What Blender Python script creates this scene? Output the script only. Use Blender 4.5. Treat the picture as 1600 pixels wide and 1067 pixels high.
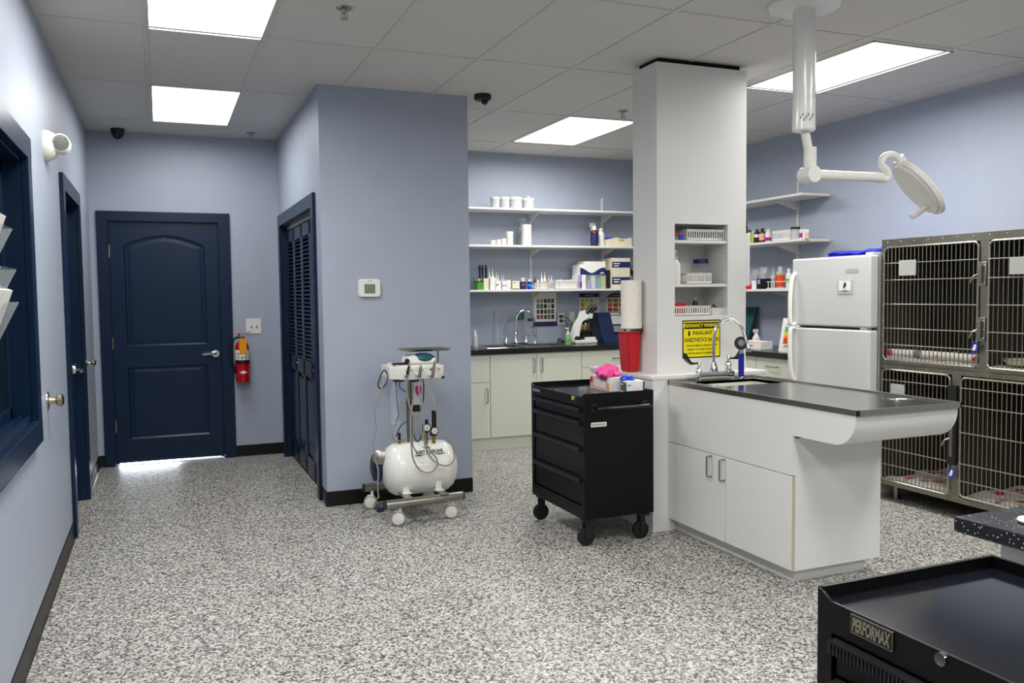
import bpy, bmesh, math, random
from mathutils import Vector, Matrix
from math import pi, sin, cos, radians
random.seed(7)
for _o in list(bpy.data.objects): bpy.data.objects.remove(_o)
SC = bpy.context.scene
COL = SC.collection

# ------------------------------------------------------------------ camera, world, exposure
FOC = 1327.17                      # focal length in pixels of the 1600 px wide frame
CP = Vector((0.50675, 0.0, 1.38850))
CF = Vector((0.38151, 0.92266, -0.05610)).normalized()
CR = Vector((0.92380, -0.38269, -0.01164)).normalized()
CU = CR.cross(CF).normalized()
cam_data = bpy.data.cameras.new('camera'); cam = bpy.data.objects.new('camera', cam_data); COL.objects.link(cam)
cam_data.sensor_width = 36; cam_data.lens = FOC*36/1600; cam_data.clip_start = .02
m3 = Matrix((CR, CU, -CF)).transposed()
cam.matrix_world = Matrix.Translation(CP) @ m3.to_4x4()
SC.camera = cam
world = bpy.data.worlds.new('world'); SC.world = world; world.use_nodes = True
world.node_tree.nodes['Background'].inputs[0].default_value = (.02, .022, .025, 1)
world.node_tree.nodes['Background'].inputs[1].default_value = .3
SC.view_settings.view_transform = 'Standard'; SC.view_settings.look = 'None'
SC.view_settings.exposure = 0.0; SC.view_settings.gamma = 1.0; SC.view_settings.use_curve_mapping = False
PANEL = 2.2                         # glow of the troffer diffusers
PANEL_W = 47                        # watts of light below each troffer
SPREAD = 172                        # degrees

def at(x, y, X=None, Y=None, Z=None):
    """the point of the plane X=, Y= or Z= seen at a photograph position (measuring aid)"""
    d = CF + CR*((x-800)/FOC) - CU*((y-533.5)/FOC)
    t = (X-CP.x)/d.x if X is not None else (Y-CP.y)/d.y if Y is not None else (Z-CP.z)/d.z
    return CP + d*t

# ------------------------------------------------------------------ materials
def lin(c):
    if isinstance(c, str):
        c = [int(c[i:i+2], 16)/255 for i in (0, 2, 4)]
    return tuple(x/12.92 if x <= .04045 else ((x+.055)/1.055)**2.4 for x in c)
def nodes(name):
    m = bpy.data.materials.new(name); m.use_nodes = True
    return m, m.node_tree.nodes, m.node_tree.links, m.node_tree.nodes['Principled BSDF']
def mat(name, col, rough=.5, metal=0, noise=.04, nscale=30, bump=0, bscale=200, trans=0, alpha=1, ior=1.45, coat=0, aniso=None):
    m, N, L, b = nodes(name)
    c = lin(col)
    tc = N.new('ShaderNodeTexCoord'); nz = N.new('ShaderNodeTexNoise'); nz.inputs['Scale'].default_value = nscale
    nz.inputs['Detail'].default_value = 3
    L.new(tc.outputs['Object'], nz.inputs['Vector'])
    r = N.new('ShaderNodeValToRGB'); r.color_ramp.elements[0].position = .3; r.color_ramp.elements[1].position = .7
    r.color_ramp.elements[0].color = tuple(x*(1-noise) for x in c)+(1,)
    r.color_ramp.elements[1].color = tuple(min(1, x*(1+noise)) for x in c)+(1,)
    L.new(nz.outputs['Fac'], r.inputs['Fac']); L.new(r.outputs['Color'], b.inputs['Base Color'])
    b.inputs['Roughness'].default_value = rough; b.inputs['Metallic'].default_value = metal
    b.inputs['IOR'].default_value = ior
    if trans: b.inputs['Transmission Weight'].default_value = trans
    if alpha < 1: b.inputs['Alpha'].default_value = alpha
    if coat: b.inputs['Coat Weight'].default_value = coat; b.inputs['Coat Roughness'].default_value = .05
    if bump:
        n2 = N.new('ShaderNodeTexNoise'); n2.inputs['Scale'].default_value = bscale; n2.inputs['Detail'].default_value = 2
        if aniso:
            mp = N.new('ShaderNodeMapping'); mp.inputs['Scale'].default_value = aniso
            L.new(tc.outputs['Object'], mp.inputs['Vector']); L.new(mp.outputs[0], n2.inputs['Vector'])
        else: L.new(tc.outputs['Object'], n2.inputs['Vector'])
        bp = N.new('ShaderNodeBump'); bp.inputs['Strength'].default_value = bump; bp.inputs['Distance'].default_value = .002
        L.new(n2.outputs['Fac'], bp.inputs['Height']); L.new(bp.outputs[0], b.inputs['Normal'])
    return m
def emis(name, col, s):
    m, N, L, b = nodes(name); b.inputs['Base Color'].default_value = lin(col)+(1,)
    b.inputs['Emission Color'].default_value = lin(col)+(1,); b.inputs['Emission Strength'].default_value = s
    return m

M = {}
M['wall'] = mat('blue_grey_wall_paint', 'a1a9b8', .46, ior=1.38, noise=.02, nscale=6, bump=.25, bscale=90)
M['ceiling'] = mat('acoustic_tile', 'd0cdc8', .9, noise=.03, nscale=60, bump=.3, bscale=160)
M['tbar'] = mat('ceiling_grid_white', 'cbc8c0', .5)
M['navy'] = mat('navy_door_paint', '0e223b', .3, noise=.03, nscale=8, ior=1.33)
M['navyg'] = mat('navy_gloss_paint', '0f2444', .1, noise=.03, nscale=8)
M['navyd'] = mat('dark_navy_paint', '12233c', .3)
M['base'] = mat('black_cove_base', '0f0e0b', .4, ior=1.35)
M['laminate'] = mat('white_laminate', 'dad9d5', .35, noise=.01)
M['column'] = mat('white_panel', 'dad9d5', .3, noise=.012, nscale=4)
M['cream'] = mat('cream_cabinet', 'cfd0c2', .4, noise=.01)
M['edge'] = mat('beige_edge_band', 'b9b098', .5)
M['counter'] = mat('black_countertop', '17171b', .22, noise=.3, nscale=80)
M['blackp'] = mat('black_powder_coat', '060607', .38, noise=.1, bump=.1, bscale=500, ior=1.3)
M['blackg'] = mat('black_gloss_top', '101217', .1, noise=.2)
M['blackm'] = mat('black_plastic', '141416', .45)
M['rubber'] = mat('black_rubber', '0c0c0c', .6)
M['steel'] = mat('brushed_stainless', '9c9a90', .3, 1, noise=.08, nscale=12, bump=.06, bscale=40, aniso=(1, 1, 30))
M['steeltop'] = mat('stainless_table_top', 'aeafb0', .18, 1, noise=.08, nscale=7)
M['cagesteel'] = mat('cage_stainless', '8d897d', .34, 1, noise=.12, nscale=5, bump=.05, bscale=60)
M['bar'] = mat('cage_bar_steel', 'aaa698', .3, 1)
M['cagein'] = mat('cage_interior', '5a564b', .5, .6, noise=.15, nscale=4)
M['chrome'] = mat('chrome', 'dcdcdc', .08, 1)
M['nickel'] = mat('satin_nickel', 'b8ae96', .25, 1)
M['brass'] = mat('brass_fitting', 'b39a55', .3, 1)
M['white'] = mat('white_plastic', 'dedcd4', .35, noise=.02)
M['whiteg'] = mat('white_gloss_enamel', 'e4e4de', .12, noise=.01)
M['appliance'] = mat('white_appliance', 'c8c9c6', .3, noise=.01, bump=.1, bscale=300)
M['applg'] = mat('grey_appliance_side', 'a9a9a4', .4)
M['frost'] = mat('frosted_plastic', 'cfd2cf', .3, alpha=.62)
M['clear'] = mat('clear_plastic', 'c9d2d4', .08, alpha=.2)
M['glass'] = mat('window_glass', '22303c', .03, alpha=.35)
M['lcd'] = mat('green_grey_screen', '6f7f70', .2)
M['red'] = mat('red_plastic', 'c01622', .3)
M['redm'] = mat('red_enamel', 'b30d18', .2)
M['orange'] = mat('orange_tag', 'f29a12', .5)
M['yellow'] = mat('yellow_sign', 'f0dc0c', .4)
M['yellow2'] = mat('yellow_label', 'c9cc30', .5)
M['ink'] = mat('black_ink', '0c0c0c', .5)
M['greyink'] = mat('grey_ink', '77777a', .5)
M['paper'] = mat('white_paper', 'e6e4dd', .8)
M['towel'] = mat('paper_towel', 'ebe5d8', .9, bump=.5, bscale=150)
M['card'] = mat('cream_cardboard', 'dcd4ba', .7)
M['navyc'] = mat('navy_print', '17245f', .5)
M['blue'] = mat('royal_blue_plastic', '1c2fb8', .4)
M['blues'] = mat('blue_sleeve', '101c86', .4)
M['bluefab'] = mat('blue_fabric', '2029b0', .8, bump=.5, bscale=60)
M['bluegl'] = mat('blue_glove', '1747d6', .45, bump=.5, bscale=40)
M['pinkgl'] = mat('pink_glove', 'f0559f', .45, noise=.1, bump=.6, bscale=40)
M['magenta'] = mat('magenta_plastic', 'a51d78', .3)
M['pinkbox'] = mat('pale_pink_print', 'e6a9a4', .6)
M['tealbox'] = mat('dark_teal_print', '1f4f5c', .5)
M['teal'] = mat('teal_plastic', '0e4a4c', .5)
M['aqua'] = mat('aqua_print', '2f9fb8', .5)
M['green'] = mat('green_print', '3f8f2a', .5)
M['lilac'] = mat('lilac_print', 'a58ac9', .5)
M['amber'] = mat('amber_glass', '4a1c08', .1, coat=.5)
M['bluemach'] = mat('dark_blue_housing', '152448', .35)
M['hose'] = mat('grey_hose', '8f8b80', .45)
M['hosed'] = mat('dark_hose', '2b2f35', .45)
M['hoseb'] = mat('blue_tube', '26289a', .4)
M['gold'] = mat('ochre_print', 'c98c1c', .5)
M['brown'] = mat('brown_treats', '5c3215', .8)
M['rainr'] = mat('print_red_orange', 'd2421a', .5); M['raino'] = mat('print_orange', 'e58a1c', .5)
M['rainy'] = mat('print_yellow', 'd8c838', .5); M['raing'] = mat('print_green', '5fae4a', .5); M['raint'] = mat('print_turquoise', '4fa8a8', .5)
M['purple'] = mat('dark_purple_print', '2c1750', .5)
M['stamp1'] = mat('print_olive', '8d8a3c', .6); M['stamp2'] = mat('print_lime', 'a8b03c', .6); M['stamp3'] = mat('print_rust', 'a5522c', .6)
M['stamp4'] = mat('print_mauve', 'b48aa6', .6); M['stamp5'] = mat('print_sage', '9aa88c', .6); M['stamp6'] = mat('print_crimson', 'a32c38', .6); M['stamp7'] = mat('print_charcoal', '4a4448', .6)
M['silverbag'] = mat('silver_foil', 'c4c6cb', .3, .55, bump=1, bscale=30)
M['diffuser'] = emis('lit_diffuser', 'fffefb', PANEL)
M['lens'] = mat('faceted_lens', '8f8f8a', .15, .6, bump=.8, bscale=120)
M['gapshade'] = mat('black_gap_shade', '050505', .9)  # near-black, shade of the gap over the column put into colour
M['daylit'] = mat('white_threshold', 'dfe3e8', .4)

def floor_mat():
    m, N, L, b = nodes('speckled_granite_flake_flooring')
    tc = N.new('ShaderNodeTexCoord')
    v = N.new('ShaderNodeTexVoronoi'); v.inputs['Scale'].default_value = 125
    mp = N.new('ShaderNodeMapping'); mp.inputs['Scale'].default_value = (1, 1, 0)
    nz0 = N.new('ShaderNodeTexNoise'); nz0.inputs['Scale'].default_value = 90; nz0.inputs['Detail'].default_value = 2
    L.new(tc.outputs['Object'], mp.inputs[0]); L.new(mp.outputs[0], nz0.inputs['Vector'])
    mx = N.new('ShaderNodeMixRGB'); mx.inputs[0].default_value = .012
    L.new(mp.outputs[0], mx.inputs[1]); L.new(nz0.outputs['Color'], mx.inputs[2]); L.new(mx.outputs[0], v.inputs['Vector'])
    r = N.new('ShaderNodeValToRGB'); r.color_ramp.interpolation = 'CONSTANT'
    cols = [(0, '343434'), (.10, '63625e'), (.26, '838078'), (.42, 'a09e97'), (.58, 'b4b2ab'), (.76, 'c5c3bd'), (.93, '4a4a47')]
    el = r.color_ramp.elements
    el[0].position = 0; el[0].color = lin(cols[0][1])+(1,)
    el[1].position = cols[1][0]; el[1].color = lin(cols[1][1])+(1,)
    for p, c in cols[2:]:
        e = el.new(p); e.color = lin(c)+(1,)
    sp = N.new('ShaderNodeSeparateColor'); L.new(v.outputs['Color'], sp.inputs[0]); L.new(sp.outputs[0], r.inputs['Fac'])
    L.new(r.outputs['Color'], b.inputs['Base Color'])
    b.inputs['Roughness'].default_value = .42
    bp = N.new('ShaderNodeBump'); bp.inputs['Strength'].default_value = .25; bp.inputs['Distance'].default_value = .001
    L.new(sp.outputs[1], bp.inputs['Height']); L.new(bp.outputs[0], b.inputs['Normal'])
    return m
M['floor'] = floor_mat()
def speck_mat(name, basec, speckc, scale, thr):
    m, N, L, b = nodes(name)
    tc = N.new('ShaderNodeTexCoord'); v = N.new('ShaderNodeTexVoronoi'); v.inputs['Scale'].default_value = scale
    L.new(tc.outputs['Object'], v.inputs['Vector'])
    sp = N.new('ShaderNodeSeparateColor'); L.new(v.outputs['Color'], sp.inputs[0])
    r = N.new('ShaderNodeValToRGB'); r.color_ramp.interpolation = 'CONSTANT'
    r.color_ramp.elements[0].color = lin(basec)+(1,); r.color_ramp.elements[1].position = thr; r.color_ramp.elements[1].color = lin(speckc)+(1,)
    L.new(sp.outputs[0], r.inputs['Fac'])
    r2 = N.new('ShaderNodeValToRGB'); r2.color_ramp.interpolation = 'CONSTANT'
    r2.color_ramp.elements[0].color = (1, 1, 1, 1); r2.color_ramp.elements[1].position = .35; r2.color_ramp.elements[1].color = (0, 0, 0, 1)
    L.new(v.outputs['Distance'], r2.inputs['Fac'])
    mx = N.new('ShaderNodeMixRGB'); mx.inputs[1].default_value = lin(basec)+(1,)
    L.new(r2.outputs['Color'], mx.inputs[0]); L.new(r.outputs['Color'], mx.inputs[2])
    L.new(mx.outputs[0], b.inputs['Base Color']); b.inputs['Roughness'].default_value = .18
    return m
M['speck'] = speck_mat('speckled_black_solid_surface', '15161b', 'b9bcc4', 230, .90)
def blanket_mat():
    m, N, L, b = nodes('white_fleece_with_red_and_grey_prints')
    tc = N.new('ShaderNodeTexCoord'); v = N.new('ShaderNodeTexVoronoi'); v.inputs['Scale'].default_value = 11; v.inputs['Randomness'].default_value = .8
    L.new(tc.outputs['Object'], v.inputs['Vector'])
    r2 = N.new('ShaderNodeValToRGB'); r2.color_ramp.interpolation = 'CONSTANT'
    r2.color_ramp.elements[0].color = (1, 1, 1, 1); r2.color_ramp.elements[1].position = .34; r2.color_ramp.elements[1].color = (0, 0, 0, 1)
    L.new(v.outputs['Distance'], r2.inputs['Fac'])
    sp = N.new('ShaderNodeSeparateColor'); L.new(v.outputs['Color'], sp.inputs[0])
    r = N.new('ShaderNodeValToRGB'); r.color_ramp.interpolation = 'CONSTANT'
    r.color_ramp.elements[0].color = lin('b01822')+(1,); r.color_ramp.elements[1].position = .6; r.color_ramp.elements[1].color = lin('6c6a68')+(1,)
    e = r.color_ramp.elements.new(.8); e.color = lin('cfc9c2')+(1,)
    L.new(sp.outputs[0], r.inputs['Fac'])
    mx = N.new('ShaderNodeMixRGB'); mx.inputs[1].default_value = lin('cfc9c2')+(1,)
    L.new(r2.outputs['Color'], mx.inputs[0]); L.new(r.outputs['Color'], mx.inputs[2]); L.new(mx.outputs[0], b.inputs['Base Color'])
    b.inputs['Roughness'].default_value = .95
    return m
M['blanket'] = blanket_mat()

# ------------------------------------------------------------------ builders
LOCS = {}
class MB:
    """collects shapes, then links them as ONE mesh object"""
    def __init__(s): s.bm = bmesh.new(); s.mi = 0
    def use(s, i): s.mi = i; return s
    def _mark(s, faces):
        for f in faces: f.material_index = s.mi
    def box(s, a, b, bev=0, seg=2, rot=None, piv=None):
        x0, y0, z0 = a; x1, y1, z1 = b
        vs = [s.bm.verts.new(p) for p in ((x0,y0,z0),(x1,y0,z0),(x1,y1,z0),(x0,y1,z0),(x0,y0,z1),(x1,y0,z1),(x1,y1,z1),(x0,y1,z1))]
        fs = [s.bm.faces.new([vs[i] for i in q]) for q in ((0,3,2,1),(4,5,6,7),(0,1,5,4),(1,2,6,5),(2,3,7,6),(3,0,4,7))]
        s._mark(fs)
        allv = vs
        if bev:
            r = bmesh.ops.bevel(s.bm, geom=list({e for f in fs for e in f.edges}), offset=bev, segments=seg, affect='EDGES', profile=.5)
            s._mark(r['faces']); allv = list({v for f in r['faces'] for v in f.verts} | {v for v in vs if v.is_valid})
        if rot is not None:
            c = Vector(piv) if piv else Vector(((x0+x1)/2, (y0+y1)/2, (z0+z1)/2))
            bmesh.ops.transform(s.bm, matrix=Matrix.Translation(c) @ rot.to_4x4() @ Matrix.Translation(-c), verts=allv)
        return s
    def rings(s, rings, close0=True, close1=True):
        R = [[s.bm.verts.new(p) for p in r] for r in rings]
        n = len(R[0]); fs = []
        for a, b in zip(R, R[1:]):
            for i in range(n):
                j = (i+1) % n; fs.append(s.bm.faces.new((a[i], a[j], b[j], b[i])))
        if close0: fs.append(s.bm.faces.new(R[0][::-1]))
        if close1: fs.append(s.bm.faces.new(R[-1]))
        s._mark(fs); return s
    def cyl(s, p, q, r, r2=None, n=20):
        p, q = Vector(p), Vector(q); r2 = r if r2 is None else r2
        d = (q-p).normalized(); u = d.orthogonal().normalized(); v = d.cross(u)
        ring = lambda c, k: [c+u*(k*cos(2*pi*i/n))+v*(k*sin(2*pi*i/n)) for i in range(n)]
        return s.rings([ring(p, r), ring(q, r2)])
    def lathe(s, prof, c=(0,0,0), axis=(0,0,1), n=24):
        """prof: list of (radius, height along axis)"""
        c = Vector(c); d = Vector(axis).normalized(); u = d.orthogonal().normalized(); v = d.cross(u)
        R = [[c+d*h+u*(max(r, 1e-4)*cos(2*pi*i/n))+v*(max(r, 1e-4)*sin(2*pi*i/n)) for i in range(n)] for r, h in prof]
        return s.rings(R)
    def tube(s, pts, r, n=8, sub=6, rr=None):
        P = [Vector(p) for p in pts]
        if sub > 1 and len(P) > 2:
            Q = []
            for i in range(len(P)-1):
                p0 = P[max(i-1, 0)]; p1 = P[i]; p2 = P[i+1]; p3 = P[min(i+2, len(P)-1)]
                for k in range(sub):
                    t = k/sub
                    Q.append(.5*((2*p1)+(p2-p0)*t+(2*p0-5*p1+4*p2-p3)*t*t+(3*p1-p0-3*p2+p3)*t**3))
            Q.append(P[-1]); P = Q
        R = []; u = None
        for i, p in enumerate(P):
            d = (P[min(i+1, len(P)-1)]-P[max(i-1, 0)])
            if d.length < 1e-9: d = Vector((0,0,1))
            d.normalize()
            u = d.orthogonal().normalized() if u is None else (u-d*u.dot(d)).normalized()
            v = d.cross(u)
            k = r if rr is None else rr(i/(len(P)-1))
            R.append([p+u*(k*cos(2*pi*j/n))+v*(k*sin(2*pi*j/n)) for j in range(n)])
        return s.rings(R)
    def prism(s, poly, plane, a, b):
        f = {'xy': lambda u, v, w: (u, v, w), 'yz': lambda u, v, w: (w, u, v), 'xz': lambda u, v, w: (u, w, v)}[plane]
        return s.rings([[f(u, v, a) for u, v in poly], [f(u, v, b) for u, v in poly]])
    def sphere(s, c, r, sc=(1,1,1), n=16, m=10):
        c = Vector(c)
        R = []
        for i in range(m+1):
            t = pi*i/m
            R.append([c+Vector((max(sin(t), 1e-3)*cos(2*pi*j/n)*r*sc[0], max(sin(t), 1e-3)*sin(2*pi*j/n)*r*sc[1], -cos(t)*r*sc[2])) for j in range(n)])
        return s.rings(R)
    def quad(s, pts):
        f = s.bm.faces.new([s.bm.verts.new(p) for p in pts]); s._mark([f]); return s
    def rbox(s, a, b, r, axis='z', seg=5, bev=0):
        """box with its four edges parallel to axis rounded"""
        i = {'x': (1, 2, 0), 'y': (0, 2, 1), 'z': (0, 1, 2)}[axis]
        u0, u1, v0, v1 = a[i[0]], b[i[0]], a[i[1]], b[i[1]]
        poly = []
        for cx, cy, t0 in ((u1-r, v1-r, 0), (u0+r, v1-r, 90), (u0+r, v0+r, 180), (u1-r, v0+r, 270)):
            for k in range(seg+1):
                t = radians(t0+90*k/seg); poly.append((cx+r*cos(t), cy+r*sin(t)))
        return s.prism(poly, {'x': 'yz', 'y': 'xz', 'z': 'xy'}[axis], a[i[2]], b[i[2]])
    def mesh(s, name, mats, off=None, smooth=38):
        bmesh.ops.recalc_face_normals(s.bm, faces=s.bm.faces)
        me = bpy.data.meshes.new(name)
        if off is not None: bmesh.ops.transform(s.bm, matrix=off, verts=s.bm.verts)
        s.bm.to_mesh(me); s.bm.free()
        for k in (mats if isinstance(mats, (list, tuple)) else [mats]): me.materials.append(M[k] if isinstance(k, str) else k)
        for p in me.polygons: p.use_smooth = True
        me.set_sharp_from_angle(angle=radians(smooth))
        return me
    def build(s, name, mats, parent=None, label=None, local=False):
        """a part; its shapes are given in room coordinates unless local"""
        root = parent
        off = None
        if parent is not None and not local:
            while root.parent is not None: root = root.parent
            off = LOCS[root.name].inverted()
        o = wn(bpy.data.objects.new(name, s.mesh(name, mats, off))); COL.objects.link(o)
        if parent is not None: o.parent = parent
        if label: o['label'] = label
        return o
    def solo(s, name, mats, label, cat, loc=(0,0,0), rz=0, group=None, local=False):
        """a thing that is one mesh"""
        W = Matrix.Translation(loc) @ Matrix.Rotation(rz, 4, 'Z')
        o = wn(bpy.data.objects.new(name, s.mesh(name, mats, None if local else W.inverted()))); COL.objects.link(o)
        o.location = loc; o.rotation_euler = (0, 0, rz); LOCS[o.name] = W
        tag(o, label, cat, group); return o
    def struct(s, name, mats, parent=None):
        if parent is not None: return s.build(name, mats, parent)
        o = wn(bpy.data.objects.new(name, s.mesh(name, mats))); COL.objects.link(o)
        o['kind'] = 'structure'; LOCS[o.name] = Matrix(); return o
def wn(o):
    md = o.modifiers.new('weighted_normals', 'WEIGHTED_NORMAL'); md.keep_sharp = True; md.weight = 80
    return o
def tag(o, label, cat, group=None):
    o['label'] = label; o['category'] = cat
    if group: o['group'] = group
def thing(name, label, cat, loc=(0,0,0), rz=0, group=None):
    o = bpy.data.objects.new(name, None); COL.objects.link(o); o.empty_display_size = .1
    o.location = loc; o.rotation_euler = (0, 0, rz); LOCS[o.name] = Matrix.Translation(loc) @ Matrix.Rotation(rz, 4, 'Z')
    tag(o, label, cat, group); return o
def text(parent, name, s, size, m, org, right=(1,0,0), up=(0,0,1), align='CENTER', bold=0, ext=.0004, sx=1, local=False, line=1, label=None, shear=0):
    cu = bpy.data.curves.new('t', 'FONT'); cu.body = s; cu.size = size; cu.align_x = align; cu.align_y = 'CENTER'
    cu.extrude = ext; cu.offset = bold*size; cu.space_line = line; cu.shear = shear; cu.resolution_u = 3
    t = bpy.data.objects.new('t', cu); COL.objects.link(t)
    dg = bpy.context.evaluated_depsgraph_get(); me = bpy.data.meshes.new_from_object(t.evaluated_get(dg))
    bpy.data.objects.remove(t); bpy.data.curves.remove(cu)
    r = Vector(right).normalized(); u = Vector(up).normalized(); n = r.cross(u)
    W = Matrix.Translation(org) @ Matrix((r, u, n)).transposed().to_4x4() @ Matrix.Diagonal((sx, 1, 1, 1))
    if not local:
        root = parent
        while root.parent is not None: root = root.parent
        W = LOCS[root.name].inverted() @ W
    me.transform(W); me.materials.clear(); me.materials.append(M[m]); me.name = name
    o = bpy.data.objects.new(name, me); COL.objects.link(o); o.parent = parent
    if label: o['label'] = label
    return o

# ------------------------------------------------------------------ ROOM
H = 2.75; YB = 7.69; XC = 1.487; YC = 5.592; XW = 2.505; XR = 5.60; YN = -2.6
MB().box((-.3, YN-.1, -.1), (XR+.1, YB+1.6, 0)).struct('floor', 'floor')
# ceiling: tile plane plus the exposed grid
ceil = MB().box((-.1, YN-.1, H), (XR+.1, YB+.1, H+.05)).struct('ceiling', 'ceiling')
GX = [.485, 1.058, 1.655, 2.262, 2.865, 3.452, 4.085, 4.72, 5.33]; GY = [-2.55, -1.33, -.11, 1.11, 2.36, 3.58, 4.70, 5.95, 7.17]
g = MB()
for x in GX: g.box((x-.012, YN, H-.005), (x+.012, YB, H+.001), .001, 1)
for y in GY: g.box((0, y-.012, H-.0045), (XR, y+.012, H+.001), .001, 1)
g.box((0, YN, H-.006), (.02, YB, H)); g.box((XR-.02, YN, H-.006), (XR, YB, H)); g.box((0, YB-.02, H-.006), (XR, YB, H))
g.struct('ceiling_grid', 'tbar', ceil)
# left wall with window and door openings
WY0, WY1, WZ0, WZ1 = 1.45, 4.00, .88, 1.97      # pass-through window opening
DY0, DY1, DZ = 5.56, 6.50, 2.02                  # left door opening
w = MB()
w.box((-.14, YN, 0), (0, WY0, H)); w.box((-.14, WY0, 0), (0, WY1, WZ0)); w.box((-.14, WY0, WZ1), (0, WY1, H))
w.box((-.14, WY1, 0), (0, DY0, H)); w.box((-.14, DY0, DZ), (0, DY1, H)); w.box((-.14, DY1, 0), (0, YB+.14, H))
w.struct('wall_left', 'wall')
# back wall of the corridor with its door opening, then the alcove's back wall
BX0, BX1, BZ = .125, .992, 2.025
w = MB()
w.box((-.14, YB, 0), (BX0, YB+.14, H)); w.box((BX0, YB, BZ), (BX1, YB+.14, H)); w.box((BX1, YB, 0), (XC+.01, YB+.14, H))
w.box((XC+.01, YB, 0), (XR, YB+.14, H))
w.struct('wall_back', 'wall')
# closet block: corridor-side wall with closet opening, front wall, alcove-side wall
CY0, CY1, CZ = 5.86, 7.50, 1.99
w = MB()
w.box((XC, YC, 0), (XC+.12, CY0, H)); w.box((XC, CY0, CZ), (XC+.12, CY1, H)); w.box((XC, CY1, 0), (XC+.12, YB, H))
w.box((XC+.12, YC, 0), (XW, YC+.12, H)); w.box((XW-.12, YC+.12, 0), (XW, YB, H))
w.struct('wall_closet', 'wall')
MB().box((XR, YN, 0), (XR+.12, YB+.14, H)).struct('wall_right', 'wall')
MB().box((-.14, YN-.12, 0), (XR+.12, YN, H)).struct('wall_rear', 'wall')
# cove base
def cove(mb, axis, p, a, b, side):
    h = .098; prof = [(0, 0), (.012, 0), (.006, .012), (.004, h-.003), (0, h)]
    if axis == 'y':
        mb.prism([(p+side*u, v) for u, v in prof], 'xz', a, b)
    else:
        mb.prism([(p+side*u, v) for u, v in prof], 'yz', a, b)
b = MB(); cove(b, 'y', 0, YN, DY0-.09, 1); cove(b, 'y', 0, DY1+.09, YB, 1); b.struct('baseboard_left', 'base')
b = MB(); cove(b, 'x', YB, 0, .05, -1); cove(b, 'x', YB, 1.08, XC, -1); b.struct('baseboard_back', 'base')
b = MB(); cove(b, 'y', XC, YC, CY0-.085, -1); cove(b, 'y', XC, CY1+.085, YB, -1); b.box((XC-.012, YC-.012, 0), (XW, YC, .098), .004); b.struct('baseboard_closet', 'base')
b = MB(); cove(b, 'y', XR, YN, YB, -1); b.struct('baseboard_right', 'base')

# ---- corridor end door (door_1)
d = MB()
d.box((.05, YB-.022, 0), (BX0+.005, YB+.001, BZ+.0), .003); d.box((BX1-.005, YB-.022, 0), (1.08, YB+.001, BZ), .003)
d.box((.05, YB-.0225, BZ-.005), (1.08, YB+.001, 2.10), .003)
d.box((BX0, YB, 0), (BX0+.012, YB+.14, BZ)); d.box((BX1-.012, YB, 0), (BX1, YB+.14, BZ)); d.box((BX0, YB, BZ-.012), (BX1, YB+.14, BZ))
d.box((BX0+.012, YB+.06, 0), (BX0+.03, YB+.075, BZ-.012)); d.box((BX1-.03, YB+.06, 0), (BX1-.012, YB+.075, BZ-.012)); d.box((BX0+.03, YB+.06, BZ-.03), (BX1-.03, YB+.075, BZ-.012))
d.struct('trim_1', 'navy')
def bent(poly, off):
    # inward offset of a convex polygon towards its centroid
    cx = sum(p[0] for p in poly)/len(poly); cz = sum(p[1] for p in poly)/len(poly)
    out = []
    for x, z in poly:
        dx, dz = cx-x, cz-z
        out.append((x+math.copysign(min(off, abs(dx)), dx), z+math.copysign(min(off, abs(dz)), dz)))
    return out
X0, X1 = BX0+.014, BX1-.014; Yf = YB+.012
arch = lambda x0, x1, zb, zt, rise: [(x0, zb), (x1, zb)]+[(x1+(x0-x1)*k/16, zt+rise*(1-(2*k/16-1)**2)) for k in range(17)]
pA = arch(X0+.105, X1-.105, .99, 1.825, .085); pB = arch(X0+.105, X1-.105, .215, .815, 0)
lf = MB()
lf.box((X0, Yf+.012, .020), (X1, Yf+.045, BZ-.014))
# face skin with two sunk, raised-centre panels
def skin(mb, outer, holes, y):
    ev = []
    for lp in [outer]+holes:
        vs = [mb.bm.verts.new((x, y, z)) for x, z in lp]
        ev += [mb.bm.edges.new((vs[i], vs[(i+1) % len(vs)])) for i in range(len(vs))]
    r = bmesh.ops.triangle_fill(mb.bm, edges=ev, use_beauty=True)
    mb._mark([f for f in r['geom'] if isinstance(f, bmesh.types.BMFace)])
skin(lf, [(X0, .020), (X1, .020), (X1, BZ-.014), (X0, BZ-.014)], [pA, pB], Yf)
for P in (pA, pB):
    lv = [(P, 0), (bent(P, .012), .010), (bent(P, .030), .010), (bent(P, .055), .003)]
    lf.rings([[(x, Yf+dy, z) for x, z in pp] for pp, dy in lv], close0=False)
lf.box((X0, Yf, .020), (X0+.0005, Yf+.02, BZ-.014)); lf.box((X1-.0005, Yf, .020), (X1, Yf+.02, BZ-.014))
door1 = lf.struct('door_1', 'navy')
hg = MB()
for z in (1.77, 1.02, .33): hg.box((BX0+.004, Yf-.012, z-.05), (BX0+.019, Yf+.004, z+.05), .002); hg.cyl((BX0+.011, Yf-.012, z-.052), (BX0+.011, Yf-.012, z+.052), .006, n=10)
hg.struct('door_hinges', 'nickel', door1)
h = MB(); h.cyl((.935, Yf, .907), (.935, Yf-.012, .907), .034, .031, n=24); h.cyl((.935, Yf-.01, .907), (.935, Yf-.055, .907), .011)
h.tube([(.94, Yf-.05, .907), (.90, Yf-.056, .909), (.86, Yf-.052, .906), (.825, Yf-.05, .902)], .010, rr=lambda t: .012-.003*t)
h.struct('door_handle', 'chrome', door1)
MB().box((BX0, YB+.0, 0), (BX1, YB+.13, .005), .002, 1).struct('threshold', 'daylit', door1)
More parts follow.
